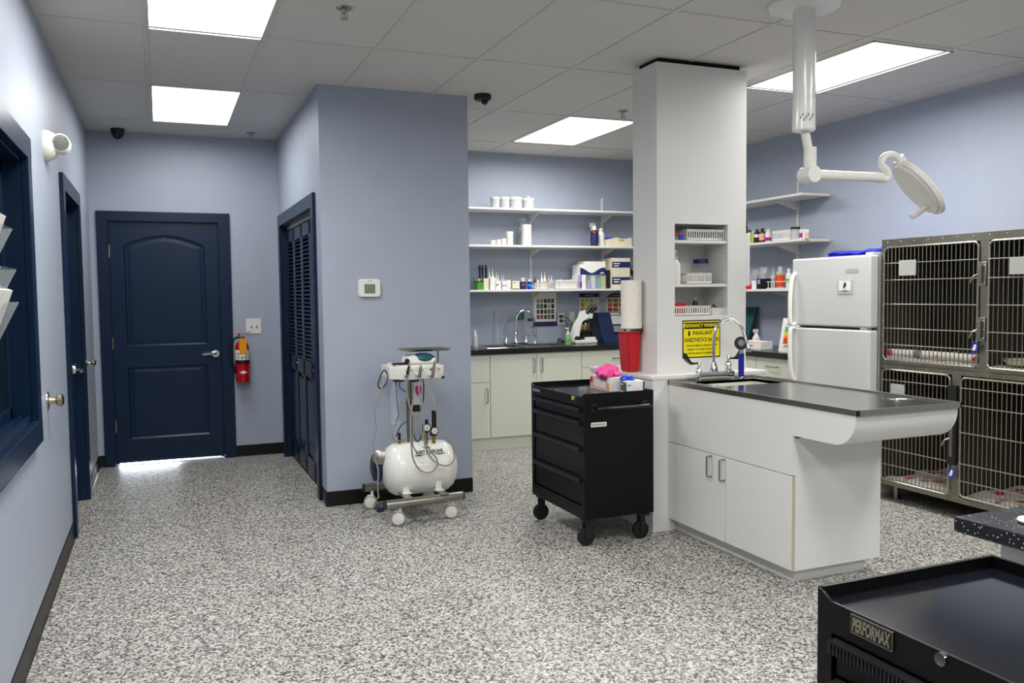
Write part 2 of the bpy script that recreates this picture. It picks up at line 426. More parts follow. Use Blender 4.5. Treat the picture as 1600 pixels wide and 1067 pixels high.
# bright room beyond the door, seen only as the light leaking under it
bl = bpy.data.lights.new('daylight_beyond_door', 'AREA'); bl.shape = 'RECTANGLE'; bl.size = .55; bl.size_y = .35; bl.energy = 95; bl.color = (.82, .9, 1)
bo = bpy.data.objects.new('daylight_beyond_door', bl); COL.objects.link(bo); bo.location = (.34, YB+.75, .16)
bo.rotation_euler = (Vector((.3, YB, -.02))-Vector(bo.location)).to_track_quat('-Z', 'Y').to_euler()

# ---- left wall door (door_2)
d = MB()
d.box((0, DY0-.09, 0), (.022, DY0+.006, DZ), .003); d.box((0, DY1-.006, 0), (.022, DY1+.09, DZ), .003); d.box((0, DY0-.09, DZ-.005), (.0225, DY1+.09, DZ+.088), .003)
d.box((-.14, DY0, 0), (0, DY0+.012, DZ)); d.box((-.14, DY1-.012, 0), (0, DY1, DZ)); d.box((-.14, DY0, DZ-.012), (0, DY1, DZ))
d.struct('trim_2', 'navy')
lf = MB(); lf.box((-.085, DY0+.014, .01), (-.047, DY1-.014, DZ-.014))
xf = -.045
def skinx(mb, outer, holes, x):
    ev = []
    for lp in [outer]+holes:
        vs = [mb.bm.verts.new((x, y, z)) for y, z in lp]
        ev += [mb.bm.edges.new((vs[i], vs[(i+1) % len(vs)])) for i in range(len(vs))]
    bmesh.ops.triangle_fill(mb.bm, edges=ev, use_beauty=True)
a0, a1 = DY0+.014, DY1-.014
qA = arch(a0+.11, a1-.11, .99, 1.80, .085); qB = arch(a0+.11, a1-.11, .215, .815, 0)
skinx(lf, [(a0, .01), (a1, .01), (a1, DZ-.014), (a0, DZ-.014)], [qA, qB], xf)
for P in (qA, qB):
    lf.rings([[(xf-dy, y, z) for y, z in pp] for pp, dy in [(P, 0), (bent(P, .012), .010), (bent(P, .030), .010), (bent(P, .055), .003)]], close0=False)
door2 = lf.struct('door_2', 'navyg')
hg = MB()
for z in (1.84, 1.04, .30): hg.box((-.045, DY0+.006, z-.05), (-.03, DY0+.02, z+.05), .002); hg.cyl((-.03, DY0+.013, z-.052), (-.03, DY0+.013, z+.052), .006, n=10)
hg.struct('door_hinges', 'nickel', door2)
h = MB(); y = DY1-.075; h.cyl((xf, y, .91), (xf+.012, y, .91), .033, .03, n=24); h.cyl((xf+.01, y, .91), (xf+.06, y, .91), .011)
h.tube([(xf+.055, y+.005, .91), (xf+.06, y-.04, .911), (xf+.056, y-.085, .908), (xf+.054, y-.11, .905)], .011)
h.struct('door_handle', 'chrome', door2)

# ---- left wall window (window_1): deep navy casing round a shuttered pass-through
f = MB()
f.box((0, WY0-.09, WZ0-.095), (.03, WY1+.09, WZ0+.005), .004); f.box((0, WY0-.09, WZ1-.005), (.03, WY1+.09, WZ1+.09), .004)
f.box((0, WY1-.005, WZ0), (.029, WY1+.09, WZ1), .004); f.box((0, WY0-.09, WZ0), (.029, WY0+.005, WZ1), .004)
f.box((-.14, WY0, WZ0), (0, WY1, WZ0+.02)); f.box((-.14, WY0, WZ1-.02), (0, WY1, WZ1)); f.box((-.14, WY1-.02, WZ0), (0, WY1, WZ1)); f.box((-.14, WY0, WZ0), (0, WY0+.02, WZ1))
win = f.struct('window_1', 'navy')
f = MB(); n = 4; ww = (WY1-WY0-.04)/n
for k in range(n):
    y0 = WY0+.02+k*ww; xo = -.085 if k % 2 else -.062
    f.box((xo, y0, WZ0+.02), (xo+.02, y0+.045, WZ1-.02), .003); f.box((xo, y0+ww-.045, WZ0+.02), (xo+.02, y0+ww, WZ1-.02), .003)
    f.box((xo, y0, WZ0+.02), (xo+.02, y0+ww, WZ0+.07), .003); f.box((xo, y0, WZ1-.07), (xo+.02, y0+ww, WZ1-.02), .003)
f.box((-.04, WY0, WZ0+.02), (-.03, WY1, WZ0+.032), .002); f.box((-.014, WY0, WZ0+.02), (-.004, WY1, WZ0+.030), .002)
f.struct('window_frame', 'navy', win)
f = MB()
for k in range(n):
    y0 = WY0+.02+k*ww; xo = -.085 if k % 2 else -.062
    f.box((xo+.008, y0+.045, WZ0+.07), (xo+.012, y0+ww-.045, WZ1-.07))
f.struct('window_pane', 'glass', win)
MB().box((-.16, WY0-.1, WZ0-.1), (-.141, WY1+.1, WZ1+.1)).struct('window_backing', 'navyd', win)

# ---- bifold closet doors (door_3): louvers above, raised panels below
d = MB()
d.box((XC-.022, CY0-.085, 0), (XC, CY0+.005, CZ), .003); d.box((XC-.022, CY1-.005, 0), (XC, CY1+.085, CZ), .003); d.box((XC-.0225, CY0-.085, CZ-.005), (XC, CY1+.085, CZ+.09), .003)
d.box((XC, CY0, 0), (XC+.12, CY0+.012, CZ)); d.box((XC, CY1-.012, 0), (XC+.12, CY1, CZ)); d.box((XC, CY0, CZ-.012), (XC+.12, CY1, CZ))
d.struct('trim_3', 'navy')
MB().box((XC+.035, CY0+.02, CZ-.045), (XC+.075, CY1-.02, CZ-.012)).struct('trim_4', 'steel')
pw = (CY1-CY0-.024-.012)/4
d3 = None
for k in range(4):
    y0 = CY0+.012+.003+k*(pw+.002); y1 = y0+pw; x0 = XC+.038; x1 = x0+.03; st = .05
    p = MB()
    p.box((x0, y0, .02), (x1, y0+st, CZ-.05), .003); p.box((x0, y1-st, .02), (x1, y1, CZ-.05), .003)
    for za, zb in ((.02, .16), (.78, .90), (CZ-.15, CZ-.05)): p.box((x0, y0+.01, za), (x1, y1-.01, zb), .003)
    p.box((x0+.016, y0+st-.005, .15), (x0+.022, y1-st+.005, .79)); p.box((x0+.006, y0+st+.03, .19), (x0+.016, y1-st-.03, .75), .009, 1)
    lv = MB(); z = .915
    R = Matrix.Rotation(radians(-38), 3, 'Y')
    while z < CZ-.16:
        lv.box((x0-.002, y0+st-.004, z), (x0+.032, y1-st+.004, z+.006), .0015, 1, rot=R); z += .0305
    if k == 0: d3 = p.struct('door_3', 'navy'); lv.struct('louvers', 'navy', d3)
    else: pl = p.build('door_leaf', 'navy', d3); lv.build('louvers', 'navy', pl)
kb = MB()
for y in (CY0+.012+pw*1.0-.06, CY0+.012+pw*3-.06): kb.lathe([(.006, 0), (.005, .012), (.013, .02), (.014, .027), (.006, .032)], (XC+.038, y, .85), (-1, 0, 0), 16)
kb.build('knobs', 'nickel', d3)

# ------------------------------------------------------------------ CEILING FIXTURES
def panel(x0, x1, y0, y1, label, k=1.0):
    t = thing('ceiling_light', label, 'ceiling light', ((x0+x1)/2, (y0+y1)/2, H-.004), 0, 'flat panel lights in the ceiling grid')
    MB().box((x0, y0, H-.006), (x1, y0+.012, H-.001)).box((x0, y1-.012, H-.006), (x1, y1, H-.001)).box((x0, y0, H-.006), (x0+.012, y1, H-.001)).box((x1-.012, y0, H-.006), (x1, y1, H-.001)).build('frame', 'tbar', t)
    MB().box((x0+.012, y0+.012, H-.004), (x1-.012, y1-.012, H-.0015)).build('diffuser', 'diffuser', t)
    l = bpy.data.lights.new('troffer_light', 'AREA'); l.shape = 'RECTANGLE'; l.size = x1-x0-.03; l.size_y = y1-y0-.03
    l.energy = PANEL_W*k; l.spread = radians(SPREAD); l.color = (1, .99, .965)
    lo = bpy.data.objects.new('troffer_light', l); COL.objects.link(lo); lo.location = ((x0+x1)/2, (y0+y1)/2, H-.008)
panel(.492, 1.056, 5.965, 7.19, 'lit white ceiling panel light nearest the navy arched door', .42)
panel(.488, 1.056, 3.59, 4.745, 'lit white ceiling panel light cut by top left of the view, over the corridor', .8)
panel(3.46, 4.08, 5.93, 7.09, 'lit white ceiling panel light in the shelf alcove, left of the white column', .85)
panel(4.165, 4.765, 3.61, 4.735, 'large lit white ceiling panel light behind the exam lamp pole', .88)
for x, y, q in ((.49, 1.13, 'over the left wall window'), (2.28, 1.13, 'added unseen over the middle of the room for more light'), (2.28, -1.31, 'added unseen at the rear middle of the room for more light'), (4.165, 1.13, 'over the near right counter'), (.49, -1.31, 'at the rear left of the room'), (4.165, -1.31, 'at the rear right of the room')):  # the middle pair is unseen and added to brighten the near room
    panel(x, x+.57, y, y+1.17, 'lit white ceiling panel light '+q, (.62 if y > 0 else .5)*(1.4 if x < 1 else 1))

def sprinkler(p, label):
    t = thing('fire_sprinkler', label, 'sprinkler', (p.x, p.y, H), 0, 'sprinkler heads under the ceiling')
    MB().lathe([(.038, -.001), (.036, -.006), (.014, -.009), (.012, -.02), (.008, -.026)], (p.x, p.y, H)).build('escutcheon', 'steel', t)
    m_ = MB().tube([(p.x-.006, p.y, H-.024), (p.x-.016, p.y, H-.036), (p.x-.004, p.y, H-.052)], .0025, 6).tube([(p.x+.006, p.y, H-.024), (p.x+.016, p.y, H-.036), (p.x+.004, p.y, H-.052)], .0025, 6)
    m_.cyl((p.x, p.y, H-.05), (p.x, p.y, H-.054), .02).cyl((p.x, p.y, H-.02), (p.x, p.y, H-.05), .003, n=8); m_.build('deflector', 'nickel', t)
sprinkler(at(538, 12, Z=H), 'chrome sprinkler head at the top of the view, right of the corridor light')
sprinkler(at(392, 207, Z=H), 'chrome sprinkler head above the corridor end, beside the closet wall')
sprinkler(at(973, 173, Z=H), 'chrome sprinkler head just left of the white column')
# dome cameras
p = at(184, 205, Z=H); y = 7.60
t = thing('dome_camera', 'small black dome security camera in the corner above the navy arched door', 'security camera', (.237, y, H))
MB().lathe([(.052, 0), (.052, -.018), (.048, -.03)], (.237, y, H)).build('base', 'blackm', t)
MB().lathe([(.046, -.028), (.043, -.05), (.032, -.07), (.015, -.082), (.001, -.085)], (.237, y, H)).build('dome', 'blackg', t)
c = at(754, 148, Z=H)
t = thing('dome_camera', 'black security camera with a round eye, at the right corner of the blue closet wall', 'security camera', (c.x, c.y, H))
MB().lathe([(.058, 0), (.06, -.01), (.057, -.034), (.05, -.04)], (c.x, c.y, H)).build('base', 'blackm', t)
MB().sphere((c.x+.012, c.y-.008, H-.046), .024).build('eyeball', 'blackg', t)

# exam lamp
LX, LY = 3.385, 3.27
t = thing('exam_lamp', 'white ceiling-mounted exam lamp with jointed arm over the treatment table', 'lamp', (LX, LY, H))
MB().lathe([(.17, 0), (.172, -.012), (.162, -.024), (.07, -.036)], (LX, LY, H), n=40).build('ceiling_canopy', 'whiteg', t)
MB().cyl((LX, LY, H-.03), (LX, LY, 2.30), .052, n=36).lathe([(.052, 2.30), (.054, 2.297), (.054, 2.155), (.048, 2.148), (.02, 2.146)], (LX, LY, 0), n=36).build('pole', 'whiteg', t)
lb = MB(); 
for i in range(9):
    a = radians(205+i*9); r0 = .0546
    if i in (0,): continue
    lb.box((LX+r0*cos(a)-.003, LY+r0*sin(a)-.0015, 2.19+(i % 3)*.012), (LX+r0*cos(a)+.003, LY+r0*sin(a)+.0015, 2.20+(i % 3)*.012))
lb.build('rating_label', 'greyink', t)
MB().tube([(LX+.006, LY, 2.16), (LX+.02, LY, 2.10), (LX+.036, LY, 2.04)], .021, 16).cyl((LX+.04, LY, 2.075), (LX+.04, LY, 1.955), .03, n=24).build('elbow', 'white', t)
arm = MB(); arm.cyl((LX+.035, LY-.04, 1.945), (LX+.035, LY+.04, 1.945), .04, n=28)
arm.lathe([(.026, 0), (.024, .2), (.024, .44), (.02, .445)], (LX+.055, LY, 1.945), (1, 0, .012), 20); arm.build('arm', 'white', t)
a1 = at(1375, 281, Y=LY); pts = [at(q[0], q[1], Y=LY) for q in ((1372, 280), (1386, 279), (1386, 268), (1377, 256), (1383, 244), (1398, 243), (1408, 256), (1410, 262))]
MB().tube(pts, .018, 14).build('yoke', 'white', t)
# head: a shallow dish seen nearly edge on
A = at(1408, 248, Y=LY); B = at(1466, 331, Y=LY); ax = (B-A).normalized(); L_ = (B-A).length
nrm = -(CR*.82+CU*.57)+CF*.06; nrm = (nrm-ax*nrm.dot(ax)).normalized(); sd = ax.cross(nrm)
hd = MB(); R = []
for f_, dz in ((.0, .030), (.55, .026), (.85, .012), (1, -.004), (.97, -.022), (.80, -.032), (.0, -.034)):
    R.append([A+ax*(L_*.5)+ax*(L_*.5*max(f_, .002)*cos(2*pi*i/32))+sd*(L_*.42*max(f_, .002)*sin(2*pi*i/32))-nrm*dz for i in range(32)])
hd.rings(R); hd.build('lamp_head', 'white', t)
face = MB(); R = [[A+ax*(L_*.5)+ax*(L_*.5*k*cos(2*pi*i/32))+sd*(L_*.42*k*sin(2*pi*i/32))+nrm*dz for i in range(32)] for k, dz in ((.88, .028), (.86, .036), (.3, .038), (.01, .038))]
face.rings(R); face.build('light_face', 'white', t)
hp = at(1456, 318, Y=LY); hq = at(1425, 339, Y=LY)
MB().tube([hp, hp+(hq-hp)*.5, hq], .016, 14, rr=lambda t: .013+.003*t).build('handle', 'white', t)
MB().cyl(A-ax*.015, A+ax*.02, .02, n=16).build('swivel', 'white', t)

# ------------------------------------------------------------------ WALL ITEMS
# emergency light, left wall
ey, ez = at(84, 226, X=.04).y, at(84, 226, X=.04).z
ey = 4.95; ez = at(80, 228, X=.0).z
e0 = at(80, 228, X=.03)
t = thing('emergency_light', 'white round emergency light with clear lens on left wall above the doors', 'emergency light', (0, e0.y, e0.z))
MB().lathe([(.078, 0), (.076, .02), (.064, .045), (.04, .06), (.01, .063)], (0, e0.y, e0.z), (1, 0, 0), 32).build('housing', 'white', t)
for sgn, sy in ((1, -.035), (-1, .06)):
    c = Vector((.072, e0.y+sy, e0.z+.012)); dr = Vector((.45, -.9*sgn, -.12)).normalized()
    hh = MB().lathe([(.02, -.04), (.042, -.02), (.046, .008), (.042, .013)], c, dr, 24).build('lamp_housing', 'white', t)
    MB().lathe([(.040, .012), (.036, .018), (.01, .021)], c, dr, 24).build('lamp_lens', 'lens', hh)
# knob on left wall
k0 = at(74, 626, X=0)
t = thing('wall_bumper', 'small brushed nickel knob mounted low on the left wall between window and door', 'knob', (0, k0.y, k0.z))
MB().lathe([(.045, 0), (.044, .005), (.02, .01), (.016, .04)], (0, k0.y, k0.z), (1, 0, 0), 24).build('rosette', 'nickel', t)
MB().lathe([(.02, .035), (.03, .045), (.03, .062), (.018, .07)], (0, k0.y, k0.z), (1, 0, 0), 24).build('knob', 'nickel', t)
k1 = at(135, 567, X=0)
t = thing('wall_bumper', 'small nickel knob on the left wall just beyond the navy side door', 'knob', (0, k1.y, k1.z))
MB().lathe([(.03, 0), (.029, .005), (.012, .01), (.010, .035)], (0, k1.y, k1.z), (1, 0, 0), 24).build('rosette', 'nickel', t)
MB().lathe([(.012, .03), (.024, .042), (.024, .055), (.012, .064)], (0, k1.y, k1.z), (1, 0, 0), 24).build('knob', 'nickel', t)
# switch plate
s0, s1 = at(384, 498, Y=YB), at(408.5, 521, Y=YB)
t = thing('light_switch', 'white double switch plate above the fire extinguisher', 'light switch', (s0.x, YB, s1.z))
MB().box((s0.x, YB-.007, s1.z), (s1.x, YB, s0.z), .003).build('plate', 'white', t)
for fx in (.34, .70):
    x = s0.x+(s1.x-s0.x)*fx; z = (s0.z+s1.z)/2
    MB().box((x-.005, YB-.016, z-.012), (x+.005, YB-.006, z+.004), .002).build('toggle', 'greyink', t)
# thermostat
a, b_ = at(559, 436, Y=YC), at(594, 464, Y=YC)
t = thing('thermostat', 'white thermostat with grey-green screen on the blue closet wall', 'thermostat', ((a.x+b_.x)/2, YC, b_.z))
MB().rbox((a.x, YC-.012, b_.z), (b_.x, YC, a.z), .02, 'y').rbox((a.x+.004, YC-.024, b_.z+.004), (b_.x-.004, YC-.01, a.z-.004), .018, 'y').build('housing', 'white', t)
cx = (a.x+b_.x)/2; cz = (a.z+b_.z)/2-.004
MB().box((cx-.036, YC-.0255, cz-.032), (cx+.036, YC-.023, cz+.03), .001).build('screen', 'lcd', t)
MB().box((cx-.046, YC-.0248, a.z-.016), (cx+.046, YC-.0235, a.z-.008)).build('brand_strip', 'paper', t)
MB().cyl((cx-.008, YC-.0245, a.z-.012), (cx-.008, YC-.0262, a.z-.012), .004, n=10).box((cx+.0, YC-.0258, a.z-.014), (cx+.018, YC-.0245, a.z-.010)).build('logo', 'greyink', t)
# fire extinguisher
fx, fy = 1.147, YB-.075
t = thing('fire_extinguisher', 'red fire extinguisher with orange tag on the wall right of the navy arched door', 'fire extinguisher', (fx, fy, .655))
MB().lathe([(.03, .658), (.052, .660), (.057, .67), (.057, .955), (.05, .985), (.03, 1.005), (.016, 1.015), (.016, 1.03)], (fx, fy, 0), n=32).build('cylinder', 'redm', t)
lb = MB().lathe([(.0576, .85), (.0577, .8505), (.0577, .935), (.0576, .9355)], (fx, fy, 0), n=32).build('instruction_label', 'paper', t)
q = MB()
for i, a in enumerate((235, 262, 290)):
    ca = radians(a); x, y = fx+.0577*cos(ca), fy+.0577*sin(ca); q.box((x-.008, y-.002, .862), (x+.008, y+.001, .882)); q.box((x-.010, y-.002, .90+.004*i), (x+.006, y+.001, .912+.004*i))
q.build('pictograms', 'greyink', lb)
MB().lathe([(.059, .818), (.061, .82), (.061, .845), (.059, .847)], (fx, fy, 0), n=32).box((fx-.02, fy+.05, .80), (fx+.02, YB, .88)).build('bracket_strap', 'blackm', t)
MB().prism([(fx-.034, .745), (fx, .73), (fx+.034, .745), (fx, .76)], 'xz', fy-.0585, fy-.0565).build('diamond_emblem', 'paper', t)
MB().cyl((fx, fy, 1.025), (fx, fy, 1.05), .02).box((fx-.03, fy-.012, 1.04), (fx+.02, fy+.012, 1.062), .003).tube([(fx-.02, fy, 1.062), (fx+.01, fy, 1.068), (fx+.075, fy-.01, 1.088)], .006, rr=lambda t: .006).build('valve_and_lever', 'chrome', t)
MB().box((fx-.035, fy-.014, 1.055), (fx-.012, fy+.014, 1.078), .003).build('squeeze_grip', 'redm', t)
MB().tube([(fx-.02, fy-.01, 1.045), (fx-.065, fy-.02, 1.03), (fx-.095, fy-.02, .95), (fx-.095, fy-.02, .86), (fx-.07, fy-.02, .80), (fx-.06, fy-.02, .735)], .010, 10, rr=lambda t: .009+.003*(t > .8)).build('hose', 'rubber', t)
MB().box((fx-.028, fy-.066, .905), (fx+.032, fy-.062, 1.035), .001, rot=Matrix.Rotation(radians(4), 3, 'X')).build('inspection_tag', 'orange', t)

# brochure holder tiers standing out from the left wall window casing
t = thing('brochure_rack', 'clear acrylic brochure pockets holding white leaflets at the left window', 'brochure rack', (.03, 2.66, 1.25))
Rb = Matrix.Rotation(radians(22), 3, 'Y')
for k, (z, yy) in enumerate(((1.50, 2.80), (1.385, 2.84), (1.29, 2.86))):
    pk = MB()
    yb, ye = yy-.26, yy
    pk.prism([(.032, z-.10), (.125+.0*k, z+.09), (.122, z+.092), (.029, z-.098)], 'xz', yb, ye)
    for yq in (yb, ye): pk.prism([(.031, z-.10), (.125, z+.09), (.031, z+.09)], 'xz', yq-.0015, yq+.0015)
    po = pk.build('acrylic_pocket', 'clear', t)
    if k != 1:
        MB().prism([(.040, z-.08), (.112, z+.125), (.100, z+.13), (.034, z-.08)], 'xz', yb+.02, ye-.012).build('leaflets', 'paper', po)
MB().box((.029, 2.53, 1.17), (.032, 2.87, 1.64)).build('back_plate', 'clear', t)

# ------------------------------------------------------------------ COLUMN AND HALF WALL
KX0, KX1, KY0, KY1 = 3.20, 3.835, 4.28, 4.55
nX0, nX1, nZ0, nZ1 = 3.322, 3.70, 1.245, 1.79; nD = KY1-.02
c = MB(); ztop = 2.718
c.box((KX0, KY0, .9), (nX0, KY1, ztop)); c.box((nX1, KY0, .9), (KX1, KY1, ztop)); c.box((nX0, KY0, .9), (nX1, KY1, nZ0)); c.box((nX0, KY0, nZ1), (nX1, KY1, ztop)); c.box((nX0, nD, nZ0), (nX1, KY1, nZ1))
colm = c.struct('wall_column', 'column')
MB().box((KX0+.03, KY0+.03, ztop), (KX1-.03, KY1-.03, H)).struct('trim_gap_shade', 'gapshade')  # black neck paints the shade between column top and ceiling
NZ1 = at(1095, 443.5, Y=KY0+.006).z; NZ2 = at(1095, 375.5, Y=KY0+.006).z
for z0 in (NZ1-.018, NZ2-.018): MB().box((nX0+.001, KY0+.006, z0), (nX1-.001, nD, z0+.018), .001, 1).build('niche_shelf', 'laminate', colm)
pf = MB()
for z in [1.27+.032*i for i in range(16)]:
    for y in (KY0+.06, nD-.05): pf.cyl((nX1-.0008, y, z), (nX1+.0006, y, z), .003, n=8)
pf.build('shelf_pin_holes', 'greyink', colm)
# base of the column and the half wall behind it
MB().box((3.10, 4.17, 0), (3.90, 4.92, .885)).struct('wall_half', 'column')
MB().box((3.09, 4.165, .885), (3.90, 4.93, .907), .002, 1).struct('trim_6', 'laminate')

# yellow sign on the column
sx0, sx1, sz0, sz1 = 3.375, 3.645, .992, 1.218; Ys = KY0
t = thing('pregnancy_warning_sign', 'square yellow pregnancy warning sign on the white column', 'sign', ((sx0+sx1)/2, Ys, sz0))
MB().box((sx0, Ys-.002, sz0), (sx1, Ys, sz1)).build('sign_border', 'ink', t)
MB().box((sx0+.007, Ys-.003, sz0+.007), (sx1-.007, Ys-.0015, sz1-.007)).build('sign_face', 'yellow', t)
MB().box((sx0+.012, Ys-.0038, sz1-.052), (sx1-.012, Ys-.0025, sz1-.014)).build('header_band', 'ink', t)
mx_ = (sx0+sx1)/2
text(t, 'header_text', 'PREGNANCY WARNING', .029, 'yellow', (mx_, Ys-.0042, sz1-.033), bold=.018, sx=.84)
text(t, 'main_text', 'INHALANT', .034, 'ink', (mx_+.006, Ys-.0033, sz1-.078), bold=.012, sx=.85)
text(t, 'main_text', 'ANESTHETICS IN USE', .034, 'ink', (mx_, Ys-.0033, sz1-.119), bold=.012, sx=.76)
text(t, 'small_text', 'If you are pregnant, or think you may be\npregnant, do not assist in procedures\nrequiring exposure to anesthetic gas', .0185, 'ink', (mx_, Ys-.0033, sz0+.052), bold=.004, sx=.74, line=1.25)
MB().lathe([(.006, 0), (.0065, .002), (.0065, .024), (.003, .029), (.002, .033)], (sx0+.045, Ys-.002, sz1-.093), n=12).build('gas_bottle_symbol', 'ink', t)

# white file pocket on the column's right side
MB().box((KX1+.001, KY0-.0, 1.42), (KX1+.03, KY0+.2, 1.74), .003).solo('file_pocket', 'laminate', 'narrow white wall file pocket on the right side of the column', 'file holder', (KX1, KY0+.1, 1.42))

# paper towel holder
tx, ty = 3.132, 4.46
t = thing('paper_towel_holder', 'steel upright towel holder fixed to the left side of the column', 'towel holder', (KX0, ty, 1.15))
MB().cyl((KX0, ty, 1.162), (KX0-.008, ty, 1.162), .032, n=28).cyl((KX0-.005, ty, 1.162), (tx, ty, 1.162), .008).build('wall_mount', 'steel', t)
MB().cyl((tx, ty, 1.153), (tx, ty, 1.475), .007).lathe([(.007, 1.472), (.011, 1.48), (.004, 1.492)], (tx, ty, 0), n=12).build('spindle', 'steel', t)
r = MB().lathe([(.018, 1.172), (.062, 1.172), (.0635, 1.175), (.0635, 1.458), (.062, 1.461), (.018, 1.461), (.018, 1.455)], (tx, ty, 0), n=36)
r.solo('paper_towel_roll', 'towel', 'white paper towel roll upright beside the column', 'paper towel', (tx, ty, 1.172))
# sharps container
bx, by = 3.142, 4.50
s = MB(); R = []
for z, hx, hy in ((.908, .034, .05), (.93, .036, .052), (1.13, .047, .06), (1.142, .047, .06)):
    R.append([(bx+sx_*hx, by+sy_*hy, z) for sx_, sy_ in ((-1,-1),(1,-1),(1,1),(-1,1))])
t = thing('sharps_container', 'red tapered sharps container standing on the half wall under the paper towel', 'sharps container', (bx, by, .908))
s.rings(R); bmesh.ops.bevel(s.bm, geom=list(s.bm.edges), offset=.006, segments=2, affect='EDGES'); s.build('bin', 'red', t)
MB().rbox((bx-.049, by-.063, 1.1425), (bx+.049, by+.063, 1.151), .01, 'z').build('lid', 'red', t)

# ------------------------------------------------------------------ TREATMENT ISLAND
IX0, IX1, IY0, IY1 = 3.205, 3.75, 3.125, 4.168
t = thing('treatment_island', 'white laminate treatment island with cantilevered end, joined to the column', 'cabinet', ((IX0+IX1)/2, (IY0+IY1)/2, 0))
MB().box((3.262, 3.175, 0), (3.70, IY1, .075)).build('toe_kick', 'laminate', t)
MB().box((IX0+.018, IY0, .07), (IX1, IY1, .70)).build('carcass', 'laminate', t)
MB().box((IX0+.0005, IY0-.0006, .073), (IX0+.0178, IY0+.0012, .522)).build('edge_band', 'edge', t)
# upper apron, cantilevered, with rounded lower end
poly = [(IY1, .858), (IY1, .526), (IY0, .526), (IY0, .715)]
r_ = .125
poly += [(2.735+r_, .70)] if False else []
ce = (2.738+r_, .715+r_)
poly += [(ce[0]+r_*cos(radians(a_)), ce[1]+r_*sin(radians(a_))) for a_ in range(270, 179, -9)]
poly += [(2.738, .858)]
ap = MB()
for xa, xb in ((IX0, IX0+.018), (3.782, 3.80)): ap.prism([p for p in poly] if xa < 3.5 else [(IY1, .858), (IY1, .715)]+poly[3:], 'yz', xa, xb)
# curved underside / end skin between the two side panels
outer = [(2.739, .858)]+[(ce[0]+(r_-.001)*cos(radians(a_)), ce[1]+(r_-.001)*sin(radians(a_))) for a_ in range(180, 271, 6)]+[(IY0, .716)]
inner = [(y+.0, z) for y, z in outer]
inn = [(2.757, .858)]+[(ce[0]+(r_-.019)*cos(radians(a_)), ce[1]+(r_-.019)*sin(radians(a_))) for a_ in range(180, 271, 6)]+[(IY0, .734)]
for i in range(len(outer)-1):
    ap.prism([outer[i], outer[i+1], inn[i+1], inn[i]], 'yz', IX0+.017, 3.783)
ap.box((IX1-.01, IY0, .70), (3.782, IY1, .72))
ap.build('apron', 'laminate', t)
for y0, y1, hy in ((IY0+.0015, 3.632, 3.612+.0), (3.636, IY1-.002, 3.70)):
    dd = MB().box((IX0, y0, .073), (IX0+.018, y1, .522), .0015, 1).build('door', 'laminate', t)
    hy = at(1132 if y0 < 3.4 else 1112, 745, X=IX0).y
    hz = .455
    MB().tube([(IX0, hy, hz-.055), (IX0-.028, hy, hz-.055), (IX0-.032, hy, hz-.05), (IX0-.032, hy, hz+.05), (IX0-.028, hy, hz+.055), (IX0, hy, hz+.055)], .0055, 8, sub=1).build('handle', 'steel', dd)

# stainless top with raised rim and sink basin
tt = thing('steel_treatment_tabletop', 'stainless steel treatment table top with a raised rim and wet sink end', 'table top', (3.5, 3.45, .855))
TX0, TX1, TY0, TY1 = 3.20, 3.805, 2.72, 4.168; SX0, SX1, SY0, SY1 = 3.30, 3.72, 3.80, 4.06
m_ = MB()
for a_, b2 in (((TX0, TY0, .855), (TX0+.012, TY1, .882)), ((TX1-.012, TY0, .855), (TX1, TY1, .882)), ((TX0, TY0, .855), (TX1, TY0+.012, .882)), ((TX0, TY1-.012, .855), (TX1, TY1, .882))): m_.box(a_, b2, .002)
m_.build('rim', 'bar', tt)
m_ = MB()
for a_, b2 in (((TX0+.01, TY0+.01), (TX1-.01, SY0)), ((TX0+.01, SY1), (TX1-.01, TY1-.01)), ((TX0+.01, SY0), (SX0, SY1)), ((SX1, SY0), (TX1-.01, SY1))): m_.box((a_[0], a_[1], .858), (b2[0], b2[1], .874))
m_.build('deck', 'steeltop', tt)
m_ = MB()
m_.box((SX0-.004, SY0-.004, .72), (SX0, SY1+.004, .874)).box((SX1, SY0-.004, .72), (SX1+.004, SY1+.004, .874)).box((SX0, SY0-.004, .72), (SX1, SY0, .874)).box((SX0, SY1, .72), (SX1, SY1+.004, .874)).box((SX0, SY0, .716), (SX1, SY1, .722))
m_.build('basin', 'cream', tt)  # cream instead of steel paints the bright reflected strip in the sink
mm = MB(); ly = at(1380, 622, Z=.875)
mm.tube([ly+Vector((0, 0, .001)), ly+Vector((.03, -.05, .001)), ly+Vector((.09, -.10, .001))], .0022, 8).cyl((ly.x, ly.y, .872), (ly.x, ly.y, .879), .006)
mm.build('tie_down_hook', 'chrome', tt)
